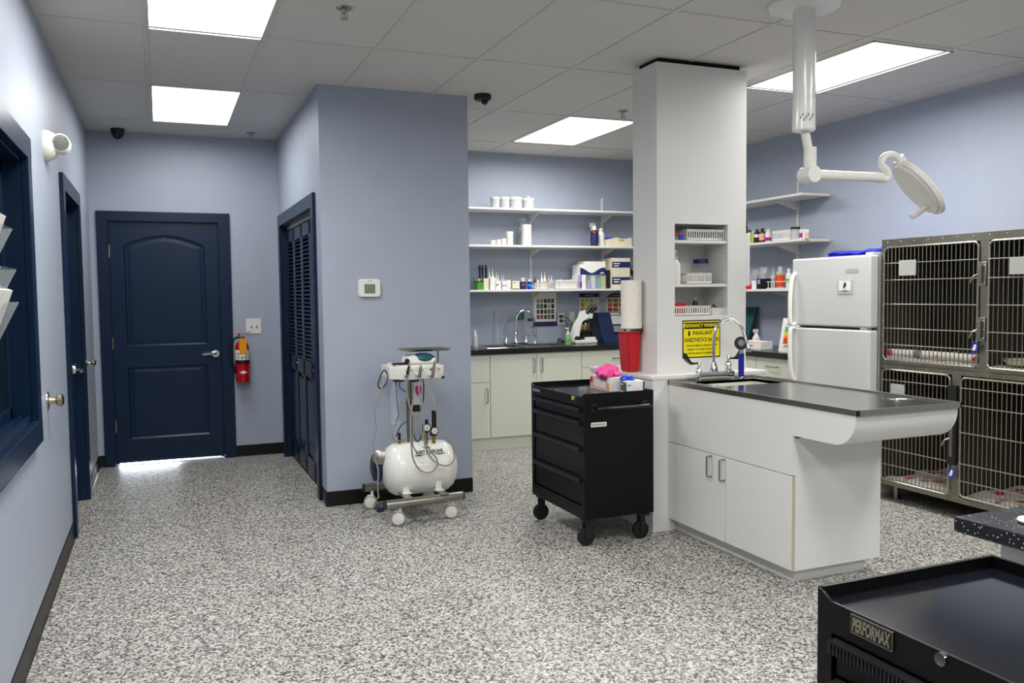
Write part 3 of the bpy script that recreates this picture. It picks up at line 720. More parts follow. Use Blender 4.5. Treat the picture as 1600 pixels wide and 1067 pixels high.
# faucet with wrist blades at the column end
t = thing('treatment_faucet', 'chrome gooseneck faucet with dark wrist-blade levers on the treatment table', 'faucet', (3.45, 4.12, .874))
y = 4.105; zb = .876
xl, xr, xm = at(1092, 575, Y=y).x, at(1138, 575, Y=y).x, at(1115, 575, Y=y).x
MB().box((xl-.012, y-.022, zb+.005), (xr+.03, y+.022, zb+.048), .005).build('bridge_body', 'chrome', t)
for x in (xl, xr):
    MB().lathe([(.019, 0), (.019, .03), (.013, .036), (.016, .045), (.02, .055), (.016, .068), (.009, .075), (.009, .088), (.013, .094), (.010, .108)], (x, y, zb+(.0 if x == xl else .03)), n=18).build('valve', 'chrome', t)
def blade(x, s):
    b0 = MB(); z = zb+.10+(0 if s < 0 else .02)
    R = []
    for tt_ in range(9):
        u = tt_/8; px_ = x+s*(.01+.085*u); pz = z+.0+.045*max(0, u-.5)**1*2*u; w = .007+.010*u; h_ = .004+.012*u*u
        R.append([(px_, y-w, pz-h_), (px_, y+w, pz-h_), (px_, y+w, pz+h_), (px_, y-w, pz+h_)])
    b0.rings(R); return b0
blade(xl, -1).build('wrist_blade', 'blackm', t); blade(xr, 1).build('wrist_blade', 'blackm', t)
MB().lathe([(.026, 0), (.024, .02), (.018, .04), (.014, .055)], (xm, y, zb+.045), n=20).build('spout_collar', 'chrome', t)
gx = [at(q[0], q[1], Y=y) for q in ((1114, 570), (1115, 545), (1117, 520), (1121, 508), (1131, 500), (1141, 501), (1149, 512), (1152, 530), (1153, 545))]
gx[0] = Vector((xm, y, zb+.06)); ct = Vector((0, -.0, 0))
gx = [g_ + Vector((0, -.10*max(0, (i-3))/5, 0)) for i, g_ in enumerate(gx)]
MB().tube(gx, .0095, 12).build('gooseneck', 'chrome', t)
e_ = gx[-1]; MB().cyl(e_+Vector((0,0,.01)), e_-Vector((0,0,.012)), .014).build('aerator', 'chrome', t)
# spray wand with blue sleeve and round dial head
sp = at(1158, 583, Y=4.06); z0 = .876
t = thing('spray_wand', 'hose spray wand with dark blue sleeve and round black dial, right of the faucet', 'spray wand', (sp.x, 4.06, z0))
MB().lathe([(.018, 0), (.018, .012), (.014, .016)], (sp.x, 4.06, z0), n=18).build('deck_collar', 'chrome', t)
MB().cyl((sp.x, 4.06, z0+.01), (sp.x, 4.06, z0+.15), .017, n=20).build('sleeve', 'blues', t)
MB().cyl((sp.x, 4.06, z0+.148), (sp.x+.004, 4.06, z0+.19), .011).cyl((sp.x+.004, 4.06, z0+.17), (sp.x+.006, 4.06, z0+.215), .008).build('wand_neck', 'chrome', t)
dc = at(1158, 536, Y=4.05); nd = Vector((-.45, -.85, .25)).normalized()
MB().lathe([(.015, -.03), (.036, -.02), (.039, 0), (.036, .008), (.030, .010)], dc, nd, 28).build('dial_ring', 'rubber', t)
MB().lathe([(.029, .006), (.028, .009), (.01, .011), (.001, .011)], dc, nd, 28).build('dial_face', 'greyink', t)

# ------------------------------------------------------------------ ROLLING TOOL CARTS
def tool_cart(loc, Wd, Ln, Ht, label, top_z, handle=True):
    """drawers face -x, the push handle is on the -y end; z of the drawer seams is given for Ht = .845"""
    t = thing('rolling_tool_cart', label, 'tool cart', loc)
    zb = .155
    b = MB()
    b.box((.022, .001, zb), (Wd, Ln-.001, Ht-.026))                      # box
    b.box((.0, 0, zb), (.022, .034, Ht-.026)); b.box((0, Ln-.034, zb), (.022, Ln, Ht-.026))
    b.box((0, .034, zb), (.022, Ln-.034, zb+.07)); b.box((0, .034, Ht-.072), (.022, Ln-.034, Ht-.026))
    b.build('body', 'blackp', t, local=True)
    r = MB(); zt = Ht-.026
    r.prism([(0, zt), (Ln, zt), (Ln, Ht), (Ln-.03, Ht-.018), (.03, Ht-.018), (0, Ht)], 'yz', 0, .006)
    r.box((.006, 0, zt), (Wd, .008, Ht)); r.box((.006, Ln-.008, zt), (Wd, Ln, Ht)); r.box((Wd-.008, .008, zt), (Wd, Ln-.008, Ht))
    r.build('rim', 'blackp', t, local=True)
    MB().box((.006, .008, zt), (Wd-.008, Ln-.008, zt+.004)).build('top_tray', 'blackg', t, local=True)
    zs = [Ht-.075, Ht-.149, Ht-.292, Ht-.462, Ht-.617]
    for i in range(4):
        z1, z0 = zs[i]-.003, zs[i+1]+.003
        d = MB().box((.006, .038, z0), (.02, Ln-.038, z1), .002, 1).build('drawer', 'blackp', t, local=True)
        h = MB(); h.prism([(.006, z1-.001), (-.014, z1-.004), (-.016, z1-.022), (-.008, z1-.028), (.006, z1-.022)], 'xz', .04, Ln-.04)
        n = int((Ln-.08)/.008) if Ln > .6 else 20
        if handle is False:
            for k in range(n): h.box((-.0175, .042+k*.008, z1-.024), (-.0145, .045+k*.008, z1-.005))
        h.build('drawer_pull', 'blackm', d, local=True)
    for x, y in ((.045, .05), (Wd-.045, .05), (.045, Ln-.05), (Wd-.045, Ln-.05)):
        c = MB().box((x-.03, y-.032, .135), (x+.03, y+.032, zb), .002).box((x-.022, y-.022, .04), (x+.008, y-.017, .135)).box((x-.022, y+.017, .04), (x+.008, y+.022, .135)).cyl((x-.012, y-.024, .05), (x-.012, y+.024, .05), .01)
        co = c.build('caster', 'blackm', t, local=True)
        MB().lathe([(.036, -.015), (.048, -.012), (.05, 0), (.048, .012), (.036, .015)], (x-.012, y, .05), (0, 1, 0), 28).build('wheel', 'rubber', co, local=True)
    return t
ct = tool_cart((2.598, 4.055, 0), .435, .70, .845, 'black rolling tool cart with glove boxes on top, beside the column', .845)
for yk in (4.48,):
    pass
hz = .768
MB().tube([(2.66, 4.056, hz), (2.66, 4.01, hz), (2.672, 3.992, hz), (2.80, 3.99, hz), (2.96, 3.992, hz), (2.972, 4.01, hz), (2.972, 4.056, hz)], .011, 14, sub=5).build('push_handle', 'blackg', ct)
mb_ = MB()
for x in (2.66, 2.972): mb_.cyl((x, 4.055, hz), (x, 4.049, hz), .024)
mb_.build('handle_flange', 'blackm', ct)
st = MB().box((2.640, 4.0545, .662), (2.735, 4.0555, .686)).build('barcode_sticker', 'paper', ct)
q = MB()
for i in range(22): q.box((2.646+i*.0038, 4.0535, .665+.004*(i % 3)), (2.6475+i*.0038+.0008*(i % 2), 4.0544, .683-.003*((i*7) % 4)))
q.build('barcode', 'ink', st)
MB().cyl((2.598, 4.16, .81), (2.592, 4.16, .81), .010).build('lock', 'nickel', ct)
MB().box((2.5965, 4.165, .80), (2.598, 4.20, .821)).build('lock_sticker', 'yellow2', ct)
MB().box((2.5955, 4.63, .795), (2.598, 4.73, .812)).build('maker_badge', 'greyink', ct)

pc = at(1278, 915, Z=.865)
ch = tool_cart((pc.x, pc.y-.70, 0), .435, .70, .865, 'black tool chest cut by the bottom right corner of the view', .865, handle=False)
bx0, by1 = pc.x, pc.y
b0 = at(1330, 967, X=bx0-.002); b1 = at(1396, 1003, X=bx0-.002)
zc_ = .828; 
bb = MB().box((bx0-.004, b1.y, zc_-.0165), (bx0, b0.y, zc_+.0165), .001).build('name_badge', 'nickel', ch)
MB().box((bx0-.005, b1.y+.002, zc_-.0145), (bx0-.0035, b0.y-.002, zc_+.0145)).build('badge_field', 'blackm', bb)
text(ch, 'badge_text', 'PERFORMAX', .031, 'nickel', (bx0-.0056, (b0.y+b1.y)/2, zc_-.0005), right=(0, -1, 0), bold=.045, sx=(b0.y-b1.y)*.86/.172, ext=.0003, shear=.18)
MB().cyl((bx0, .90, .838), (bx0-.008, .90, .838), .010).build('lock', 'chrome', ch)

# glove boxes on the cart
zt = .8235
def carton(name, a, b, mt, label, cat, rz=0, group=None, parts=(), loc=None):
    c = ((a[0]+b[0])/2, (a[1]+b[1])/2, a[2])
    t = thing(name, label, cat, c, rz, group)
    hx, hy, h = (b[0]-a[0])/2, (b[1]-a[1])/2, b[2]-a[2]
    MB().box((-hx, -hy, 0), (hx, hy, h), .0012, 1).build('carton', mt, t, local=True)
    for nm, pm, pa, pb in parts:      # fractions of the half sizes / height
        MB().box((pa[0]*hx, pa[1]*hy, pa[2]*h), (pb[0]*hx, pb[1]*hy, pb[2]*h)).build(nm, pm, t, local=True)
    return t, hx, hy, h
def crumple(name, m, t, c, sx, sy, sz, seed=1, n=5):
    rr = random.Random(seed); mb = MB()
    for k in range(n):
        cx, cy = c[0]+rr.uniform(-.5, .5)*sx, c[1]+rr.uniform(-.5, .5)*sy
        R = []
        for i in range(9):
            ring = []
            ti = pi*i/8
            for j in range(14):
                a = 2*pi*j/14; f = 1+.28*sin(a*3+k+i*.9)+.15*sin(a*7+k*2+i)
                ring.append((cx+sx*.38*f*max(sin(ti), .01)*cos(a), cy+sy*.38*f*max(sin(ti), .01)*sin(a), c[2]+sz*.5*(1-cos(ti))*(1+.2*sin(a*2+k))*rr.uniform(.9, 1.05)))
            R.append(ring)
        mb.rings(R)
    return mb.build(name, m, t, local=True)
t, hx, hy, h = carton('glove_box', (2.865, 4.24, zt), (2.985, 4.50, zt+.078), 'paper', 'pale pink glove box with pink gloves spilling out, on the black cart', 'glove box', rz=-.05,
    parts=[('pink_print', 'pinkbox', (-1.012, -.75, .08), (-.99, .98, .9)), ('grey_window', 'paper', (-1.02, -.62, .2), (-1.0, .6, .72)), ('red_logo', 'red', (-1.025, .72, .45), (-1.0, .93, .85)), ('orange_print', 'orange', (-1.02, -.96, .06), (-1.0, -.80, .6))])
crumple('pink_gloves', 'pinkgl', t, (.0, .0, h-.012), .12, .15, .065, 3, 6)
t, hx, hy, h = carton('glove_box', (2.903, 4.095, zt), (3.008, 4.205, zt+.070), 'paper', 'white and dark teal glove box with a blue glove, on the black cart', 'glove box', rz=-.22,
    parts=[('teal_print', 'tealbox', (-1.012, -.98, .15), (-.99, .98, .85)), ('teal_end', 'tealbox', (.8, -1.01, .02), (1.0, -.99, .98)), ('brand_text', 'paper', (-1.025, .2, .62), (-1.0, .8, .74)), ('small_print', 'greyink', (-.9, -1.012, .62), (-.5, -.99, .72))])
crumple('blue_glove', 'bluegl', t, (-.03, .02, h-.010), .05, .08, .03, 5, 4)

# ------------------------------------------------------------------ COMPRESSOR DELIVERY UNIT
t = thing('dental_air_unit', 'white dental compressor unit on stainless wheeled frame by the blue wall', 'dental unit', (1.98, 5.18, 0))
MB().cyl((1.716, 4.93, .135), (2.21, 4.965, .135), .027, n=28).build('front_rail', 'steel', t)
MB().cyl((1.70, 5.44, .135), (2.20, 5.475, .135), .027, n=28).build('rear_rail', 'steel', t)
m_ = MB()
for (x, y) in ((1.716, 4.93), (2.21, 4.965)):
    s_ = 1 if x > 2 else -1; m_.cyl((x, y, .135), (x+s_*.008, y+s_*.0005, .135), .0275, n=24)
for (x, y) in ((1.70, 5.44), (2.20, 5.475)):
    s_ = 1 if x > 2 else -1; m_.cyl((x, y, .135), (x+s_*.008, y, .135), .0275, n=24)
m_.build('rail_caps', 'blackm', t)
for x in (1.86, 2.09): MB().box((x-.025, 4.93, .158), (x+.025, 5.47, .165), .002).build('cross_plate', 'steel', t)
for x, y in ((1.795, 4.95), (2.14, 4.975), (1.735, 5.42), (2.13, 5.42)):
    c = MB().cyl((x+.012, y, .085), (x+.012, y, .112), .010).box((x-.02, y-.016, .055), (x+.022, y+.016, .088), .004).build('caster', 'white', t)
    dr = Vector((-.25, -1, 0)).normalized(); p0 = Vector((x, y, .043))
    MB().lathe([(.03, -.024), (.042, -.022), (.043, 0), (.043, .020), (.040, .024)], p0, dr, 28).build('tyre', 'applg', c)
    MB().lathe([(.036, .018), (.035, .028), (.028, .031), (.001, .032)], p0, dr, 28).build('wheel_cap', 'white', c)
# tank
tz, ty, rT = .292, 5.19, .165
prof = [(.001, -.24), (.05, -.238), (.10, -.225), (.14, -.2), (.16, -.168), (rT, -.14), (rT, .14), (.16, .168), (.14, .2), (.10, .225), (.05, .238), (.001, .24)]
MB().lathe(prof, (2.0, ty, tz), (1, .05, 0), 48).build('air_tank', 'whiteg', t)
for x in (1.875, 2.085):
    MB().box((x-.02, ty-.145, .1655), (x+.02, ty-.125, tz-.05), .003).box((x-.028, ty-.175, .1655), (x+.028, ty-.115, .172), .002).build('tank_foot', 'whiteg', t)
    MB().box((x-.02, ty+.125, .1655), (x+.02, ty+.145, tz-.05), .003).build('tank_foot', 'whiteg', t)
def on_tank(name, s, size, mt, x, ang, bold=0, sx=1, shear=0):
    # text wrapped onto the cylinder: placed as flat tangent strip, bent by angle
    a = radians(ang); o = text(t, name, s, size, mt, (0, 0, 0), (1, 0, 0), (0, 1, 0), bold=bold, sx=sx, ext=.0, local=True, shear=shear)
    me = o.data; W = LOCS[t.name].inverted()
    for v in me.vertices:
        th = a+v.co.y/rT; X_ = x+v.co.x
        v.co = W @ Vector((X_, ty+.05*(X_-2.0)-(rT+.0012)*cos(th), tz+(rT+.0012)*sin(th)))
    return o
on_tank('maker_text', 'TM', .022, 'ink', 2.025, 56, bold=.02, sx=1.6)
on_tank('logo_text', 'SILENT HURRICANE', .036, 'ink', 2.035, 44, bold=.04, sx=.56, shear=.0)
on_tank('small_text', '- --- -- ---- -- ---', .013, 'greyink', 2.03, 33, sx=1.6)
fl = MB(); fv = []
for x0, x1, a0_, a1_ in ((1.93, 2.15, 37.2, 38.2),):
    for k in range(10):
        xa, xb = x0+(x1-x0)*k/10, x0+(x1-x0)*(k+1)/10
        P = [(xa, a0_-2*sin(k)), (xb, a0_-2*sin(k+1)), (xb, a1_), (xa, a1_)]
        fl.quad([(x_, ty+.05*(x_-2)-(rT+.0012)*cos(radians(q_)), tz+(rT+.0012)*sin(radians(q_))) for x_, q_ in P])
fl.build('logo_underline', 'ink', t)
wl = MB()
for k in range(6):
    xa, xb = 1.96+.022*k, 1.96+.022*(k+1)
    wl.quad([(x_, ty+.05*(x_-2)-(rT+.001)*cos(radians(q_)), tz+(rT+.001)*sin(radians(q_))) for x_, q_ in ((xa, 2), (xb, 2), (xb, 20), (xa, 20))])
wl.build('warning_label', 'paper', t)
# motor at left end
MB().lathe([(.001, -.0), (.07, -.01), (.085, -.03), (.085, -.075), (.06, -.085), (.001, -.088)], (1.80, ty+.07, .30), (1, .05, 0), 28).build('motor', 'blackm', t)
MB().lathe([(.04, 0), (.045, .02), (.02, .03)], (1.745, ty+.0, .375), (-.3, -1, .2), 20).build('fan_cap', 'steel', t)
MB().tube([(1.745, ty-.0, .34), (1.735, ty-.02, .29), (1.745, ty-.0, .22)], .008, 8).build('motor_cable', 'hoseb', t)
# column and control head
px_ = at(640, 640, Y=5.22).x
MB().cyl((px_, 5.22, .42), (px_, 5.22, .90), .020, n=24).lathe([(.026, .70), (.026, .715)], (px_, 5.22, 0)).build('pole', 'steel', t)
hdm = MB(); HX0, HX1 = 1.808, 2.15
R = []
for z, e in ((.862, .018), (.868, .004), (.935, 0), (.945, .004)):
    R.append([(HX0+e, 5.36-e, z), (HX0+e, 5.14+e, z), (HX0+.09, 5.06+e, z), (HX1-.02, 5.06+e, z), (HX1-e, 5.10+e, z), (HX1-e, 5.36-e, z)])
hdm.rings(R); hdm.build('control_head', 'white', t)
MB().rbox((HX0+.03, 5.10, .945), (HX1-.02, 5.34, .955), .03, 'z').build('head_lid', 'white', t)
MB().box((HX0+.05, 5.11, .955), (HX1-.03, 5.115, .957)).box((HX0+.02, 5.12, .9555), (HX0+.12, 5.16, .968), .003).cyl((HX0+.11, 5.14, .966), (HX0+.115, 5.13, .985), .014).build('control_knobs', 'blackm', t)
dm = MB(); x0, x1 = 1.925, 2.115; R = []
for z, e in ((.955, 0), (.985, .002), (1.005, .015), (1.012, .045)):
    R.append([(x0+e, 5.14+e, z), (x1-e*.7, 5.14+e, z if z < .98 else z-.012), (x1-e*.7, 5.30-e, z if z < .98 else z-.012), (x0+e, 5.30-e, z)])
dm.rings(R); bmesh.ops.bevel(dm.bm, geom=list(dm.bm.edges), offset=.006, segments=2, affect='EDGES'); dm.build('scaler_housing', 'white', t)
MB().sphere((2.04, 5.20, .985), .078, (1.0, .85, .46), 24, 14).build('scaler_display', 'tealbox', t)
MB().box((HX0+.012, 5.135, .885), (HX0+.07, 5.155, .925), .003, rot=Matrix.Rotation(radians(-40), 3, 'Z')).box((HX0+.03, 5.12, .85), (HX0+.09, 5.20, .868), .004).box((HX1-.03, 5.05, .865), (HX1-.012, 5.07, .88), .003).build('sockets', 'blackm', t)
m_ = MB()
for x in (1.925, 1.99, 2.05, 2.10): m_.cyl((x, 5.062, .925), (x, 5.052, .925), .006, n=12)
m_.build('needle_valves', 'nickel', t)
MB().box((1.885, 5.0585, .895), (1.915, 5.0605, .92)).build('maker_label', 'lilac', t)
# handpieces in their hooks
for k, (xx, yy0, yy1, r_) in enumerate(((638, 569, 590, .008), (658, 570, 590, .010), (678, 563, 590, .010))):
    p_ = at(xx+ (2 if k != 1 else 0), yy0, Y=5.03); q_ = at(xx-3, yy1, Y=5.03)
    hh = MB().tube([p_, p_+(q_-p_)*.3, q_], r_, 12, rr=lambda u: r_*(.55+.6*u) if u < .8 else r_*1.1).build('handpiece', 'steel', t)
    if k == 0: MB().cyl(p_+(q_-p_)*.15, p_+(q_-p_)*.75, r_*1.05).build('black_grip', 'blackm', hh)
    MB().box((q_.x-.016, 5.03, q_.z+.012), (q_.x+.016, 5.065, q_.z+.03), .004).build('hanger_hook', 'white', t)
# instrument tray on its post
p0, p1 = at(628, 546, Y=5.24), at(699, 546, Y=5.24)
MB().cyl((2.155, 5.24, .90), (2.155, 5.24, 1.03), .006, n=12).build('tray_post', 'steel', t)
tr = MB(); R = []
for z, e in ((1.030, .018), (1.031, .017), (1.042, .002), (1.044, -.004), (1.045, 0), (1.034, .018)):
    R.append([(p0.x+e, 5.16+e, z), (p1.x-e, 5.16+e, z), (p1.x-e, 5.36-e, z), (p0.x+e, 5.36-e, z)])
tr.rings(R); tr.build('instrument_tray', 'bar', t)
# bottles
c_ = at(617, 605, Y=5.16)
MB().lathe([(.012, .60), (.03, .585), (.034, .60), (.034, .74), (.036, .745), (.034, .75), (.034, .80), (.02, .825), (.014, .83), (.014, .85)], (c_.x, 5.16, 0), n=28).build('water_bottle', 'clear', t)
MB().tube([(c_.x+.01, 5.16, .88), (c_.x+.005, 5.15, .80), (c_.x+.012, 5.15, .70), (c_.x+.018, 5.15, .64), (c_.x+.0, 5.16, .60)], .004).build('pickup_tube', 'hoseb', t)
MB().cyl((c_.x-.002, 5.12, .80), (c_.x-.002, 5.12, .825), .008).build('tube_fitting', 'chrome', t)
c_ = at(651, 615, Y=5.14)
MB().rbox((c_.x-.022, 5.12, .70), (c_.x+.026, 5.165, .86), .01, 'z').build('reservoir', 'frost', t)
MB().rbox((c_.x-.014, 5.108, .765), (c_.x+.022, 5.122, .82), .008, 'y').build('reservoir_label', 'magenta', t)
MB().box((c_.x-.03, 5.13, .655), (c_.x+.02, 5.18, .70), .004).box((c_.x-.04, 5.12, .845), (c_.x+.03, 5.17, .865), .004).build('pump_block', 'blackm', t)
# gauges
for i, (gx_, gy_, zt_) in enumerate(((667, 668, .60), (679, 673, .655))):
    c_ = at(gx_, gy_, Y=5.12+.0*i); dr = Vector((-.15, -1, 0)).normalized()
    g0 = MB().lathe([(.018, -.03), (.026, -.02), (.026, .004), (.023, .006)], c_, dr, 24).build('gauge_case', 'blackm', t)
    MB().lathe([(.021, .004), (.020, .0065), (.001, .0067)], c_, dr, 24).build('gauge_face', 'paper', g0)
    MB().box((c_.x-.0015, c_.y-.0085, c_.z-.012), (c_.x+.0015, c_.y-.0075, c_.z+.01), rot=Matrix.Rotation(.6, 3, 'Y')).build('needle', 'ink', g0)
    MB().cyl((c_.x+.004*i, c_.y+.02, c_.z-.02), (c_.x+.004*i, c_.y+.02, zt_), .015).box((c_.x-.022, c_.y+.005, c_.z-.035), (c_.x+.018, c_.y+.035, c_.z+.02), .006).build('regulator', 'blackm', t)
    MB().cyl((c_.x, c_.y+.02, .44), (c_.x, c_.y+.02, c_.z-.03), .011).build('fitting', 'brass', t)
MB().cyl((1.87, 5.17, .445), (1.87, 5.17, .49), .010).cyl((1.84, 5.165, .475), (1.91, 5.165, .475), .004).build('safety_valve', 'brass', t)
MB().box((1.862, 5.158, .48), (1.878, 5.18, .525), .004).build('valve_cap', 'blackm', t)
# hoses
def hose(name, mt, P, Y, r=.005):
    pts = []
    for q_ in P:
        yy = q_[2] if len(q_) > 2 else Y
        pts.append(at(q_[0], q_[1], Y=yy))
    MB().tube(pts, r, 8, sub=5).build(name, mt, t)
hose('hose', 'hose', [(636, 592, 5.03), (635.5, 609, 5.03), (639, 630, 5.02), (646, 648, 5.0), (655, 668, 4.995), (664, 690), (674, 706), (682, 716), (683, 727), (676, 736), (667, 738.5), (655, 733), (646, 718), (643, 700), (642, 675), (643, 640, 5.02), (650, 615, 5.05)], 4.99)
hose('hose', 'hose', [(657, 592, 5.03), (655, 610, 5.02), (662, 640, 5.0), (662.5, 668), (663, 690), (671, 712), (684, 724), (698, 727.5), (707, 722), (710, 713), (706, 695), (695, 676), (686, 655), (678, 630, 5.0), (674, 610, 5.03), (673, 590, 5.03)], 4.98)
hose('hose', 'hose', [(664, 600, 5.04), (663.5, 625, 5.03), (656, 650, 5.0), (648, 668), (644, 690), (650, 705), (660, 712)], 5.0, .0045)
hose('cable', 'hosed', [(660, 590, 5.08), (662, 600), (661, 630), (656, 648), (652, 656)], 5.06, .0045)
hose('cable', 'hosed', [(605, 584, 5.13), (600, 578), (593, 592), (591, 603), (596, 607), (604, 598), (605.5, 586, 5.13)], 5.10, .0045)
hose('cable', 'hose', [(600, 588, 5.13), (598, 602), (592, 622), (585, 645), (588, 670), (583, 692), (586, 714), (591, 738), (590, 760), (592, 778)], 5.08, .0045)
hose('hose', 'hose', [(634, 625, 5.15), (626, 648), (615, 668), (613, 680), (617, 690, 5.17)], 5.13, .0045)
hose('cable', 'hosed', [(636, 658, 5.15), (626, 666), (619, 682, 5.17)], 5.14, .0035)
hose('tube', 'hoseb', [(627, 592, 5.14), (624, 603), (630, 610), (634, 612)], 5.14, .0035)
hose('cable', 'hosed', [(646, 670, 5.12), (648, 684), (653, 690), (658, 682), (656, 672)], 5.10, .004)
MB().tube([at(591, 776, Y=5.0)+Vector((0, 0, 0)), at(583, 790, Z=.02), at(566, 800, Z=.006), at(568, 808, Z=.006), at(590, 802, Z=.01)], .004, 8).build('cable', 'hose', t)
pl = at(594, 800, Z=.0)
MB().box((pl.x-.02, pl.y-.012, .003), (pl.x+.025, pl.y+.012, .03), .005).build('power_plug', 'bluemach', t)

# ------------------------------------------------------------------ ALCOVE COUNTERS
ZC = .90; YF = 7.0
def handle(t_, p, ax, L, r=.005, out=(0, -1, 0), st=.03, name='handle', mt='steel'):
    p = Vector(p); a = Vector(ax)*L/2; o = Vector(out)
    return MB().tube([p-a, p-a+o*(st-.006), p-a*.93+o*st, p+a*.93+o*st, p+a+o*(st-.006), p+a], r, 8, sub=1).build(name, mt, t_)
xa = at(766, 600, Y=YF).x; xm2 = at(839, 600, Y=YF).x; xb = at(909, 580, Y=YF).x
def base_cabinet(name, label, x0, x1, fronts):
    t_ = thing(name, label, 'cabinet', ((x0+x1)/2, YF+.3, 0), 0)
    bz = ZC-.045; yb_ = YB-.005
    MB().box((x0, YF+.02, .11), (x0+.018, yb_, bz)).box((x1-.018, YF+.02, .11), (x1, yb_, bz)).box((x0+.018, YF+.02, .11), (x1-.018, yb_, .128)).box((x0+.018, yb_-.012, .128), (x1-.018, yb_, bz)).box((x0+.018, YF+.02, bz-.06), (x1-.018, YF+.04, bz)).box((x0, YF+.03, 0), (x1, YF+.05, .11)).build('body', 'cream', t_)
    for kind, a0, a1, z0, z1, hx_, hz_, vert in fronts:
        d_ = MB().box((a0+.002, YF, z0), (a1-.002, YF+.019, z1), .0012, 1).build(kind, 'cream', t_)
        if hx_: handle(d_, (hx_, YF, hz_), (0, 0, 1) if vert else (1, 0, 0), .125 if vert else .13)
    return t_
zs = at(750, 598, Y=YF).z; hzz = at(761, 618, Y=YF).z; hz2 = at(840, 570, Y=YF).z
base_cabinet('base_cabinet', 'cream base cabinet with one drawer over a door, leftmost in the alcove', 2.51, xa,
    [('drawer', 2.51, xa, zs+.002, .852, 0, 0, 0), ('door', 2.51, xa, .112, zs-.002, at(760.5, 618, Y=YF).x, hzz, 1)])
base_cabinet('sink_cabinet', 'cream two-door sink cabinet under the alcove sink', xa+.001, xb,
    [('door', xa+.001, xm2, .112, .852, at(834, 570, Y=YF).x, hz2, 1), ('door', xm2, xb, .112, .852, at(846, 570, Y=YF).x, hz2, 1)])
base_cabinet('drawer_cabinet', 'cream drawer cabinet right of the sink cabinet, partly behind the half wall', xb+.001, 4.97,
    [('drawer', xb+.001, 4.97, .70, .852, at(967, 559, Y=YF).x, at(967, 559, Y=YF).z, 0), ('drawer', xb+.001, 4.97, .41, .696, 4.45, .62, 0), ('drawer', xb+.001, 4.97, .112, .406, 4.45, .33, 0)])
# countertop with sink cut-out (two runs make an L)
SKx0, SKx1, SKy0, SKy1 = 3.20, 4.03, 7.07, 7.55
t = thing('l_shaped_countertop', 'black countertop running along the alcove and round to the refrigerator', 'countertop', (4.0, 7.3, .857))
YT = YF-.025; z0c = .856
MB().box((2.51, YT, z0c), (SKx0, YB-.001, ZC)).box((SKx1, YT, z0c), (XR-.001, YB-.001, ZC)).box((SKx0, YT, z0c), (SKx1, SKy0, ZC)).box((SKx0, SKy1, z0c), (SKx1, YB-.001, ZC)).build('alcove_run', 'counter', t)
MB().box((4.975, 5.03, z0c), (XR-.001, YT, ZC)).build('side_run', 'counter', t)
t = thing('double_sink', 'stainless double bowl sink set in the black alcove countertop', 'sink', (3.615, 7.31, ZC-.18))
m_ = MB(); xm_ = 3.615
for a0, a1 in ((SKx0+.03, xm_-.015), (xm_+.015, SKx1-.03)):
    y0, y1 = SKy0+.03, SKy1-.09; zb_ = ZC-.17
    m_.box((a0-.002, y0-.002, zb_), (a0, y1+.002, ZC)).box((a1, y0-.002, zb_), (a1+.002, y1+.002, ZC)).box((a0, y0-.002, zb_), (a1, y0, ZC)).box((a0, y1, zb_), (a1, y1+.002, ZC)).box((a0, y0, zb_-.002), (a1, y1, zb_))
m_.build('bowls', 'steel', t)
m_ = MB()
for a_, b2 in (((SKx0-.012, SKy0-.012), (SKx1+.012, SKy0+.029)), ((SKx0-.012, SKy1-.089), (SKx1+.012, SKy1+.012)), ((SKx0-.012, SKy0+.029), (SKx0+.029, SKy1-.089)), ((SKx1-.029, SKy0+.029), (SKx1+.012, SKy1-.089)), ((xm_-.014, SKy0+.029), (xm_+.014, SKy1-.089))):
    m_.box((a_[0], a_[1], ZC+.0005), (b2[0], b2[1], ZC+.006), .002, 1)
m_.build('rim', 'chrome', t)
# alcove faucet
fy_ = 7.51; zf = ZC+.007
fx_ = at(806, 540, Y=fy_).x
t = thing('gooseneck_faucet', 'chrome gooseneck kitchen faucet with two levers behind the alcove sink', 'faucet', (fx_, fy_, zf))
MB().rbox((fx_-.13, fy_-.03, zf), (fx_+.13, fy_+.03, zf+.012), .028, 'z').lathe([(.03, .01), (.024, .03), (.02, .07), (.016, .09), (.019, .10), (.013, .11)], (fx_, fy_, zf), n=20).build('base', 'chrome', t)
P = [at(q[0], q[1], Y=fy_) for q in ((806, 522), (806.5, 508), (807, 498), (810, 490), (816, 485.5), (822, 484.5), (828, 487), (832, 493), (835, 502))]
P[0].x = fx_; MB().tube(P, .012, 12).build('spout', 'chrome', t)
for q0, q1 in (((791, 525), (783, 523)), ((822, 525), (830, 522))):
    c_ = at(q0[0], 536, Y=fy_); top = at(q0[0], q0[1], Y=fy_)
    v_ = MB().lathe([(.024, 0), (.022, .02), (.014, .06), (.012, top.z-zf-.01), (.012, top.z-zf)], (c_.x, fy_, zf), n=18).build('valve', 'chrome', t)
    e_ = at(q1[0], q1[1], Y=fy_); MB().tube([(c_.x, fy_, top.z-.004), (e_.x, fy_-.01, e_.z)], .006, 10, sub=1).build('lever', 'chrome', v_)
c_ = at(836, 538, Y=fy_)
t = thing('side_sprayer', 'chrome side sprayer right of the alcove faucet', 'sprayer', (c_.x, fy_, zf))
MB().lathe([(.022, 0), (.02, .015), (.014, .03), (.016, .08), (.02, .12), (.018, .14)], (c_.x, fy_, zf), n=18).build('body', 'chrome', t)
MB().tube([(c_.x, fy_, zf+.13), (c_.x-.01, fy_, zf+.155), (c_.x-.045, fy_-.01, zf+.16)], .013, 10).build('spray_head', 'chrome', t)
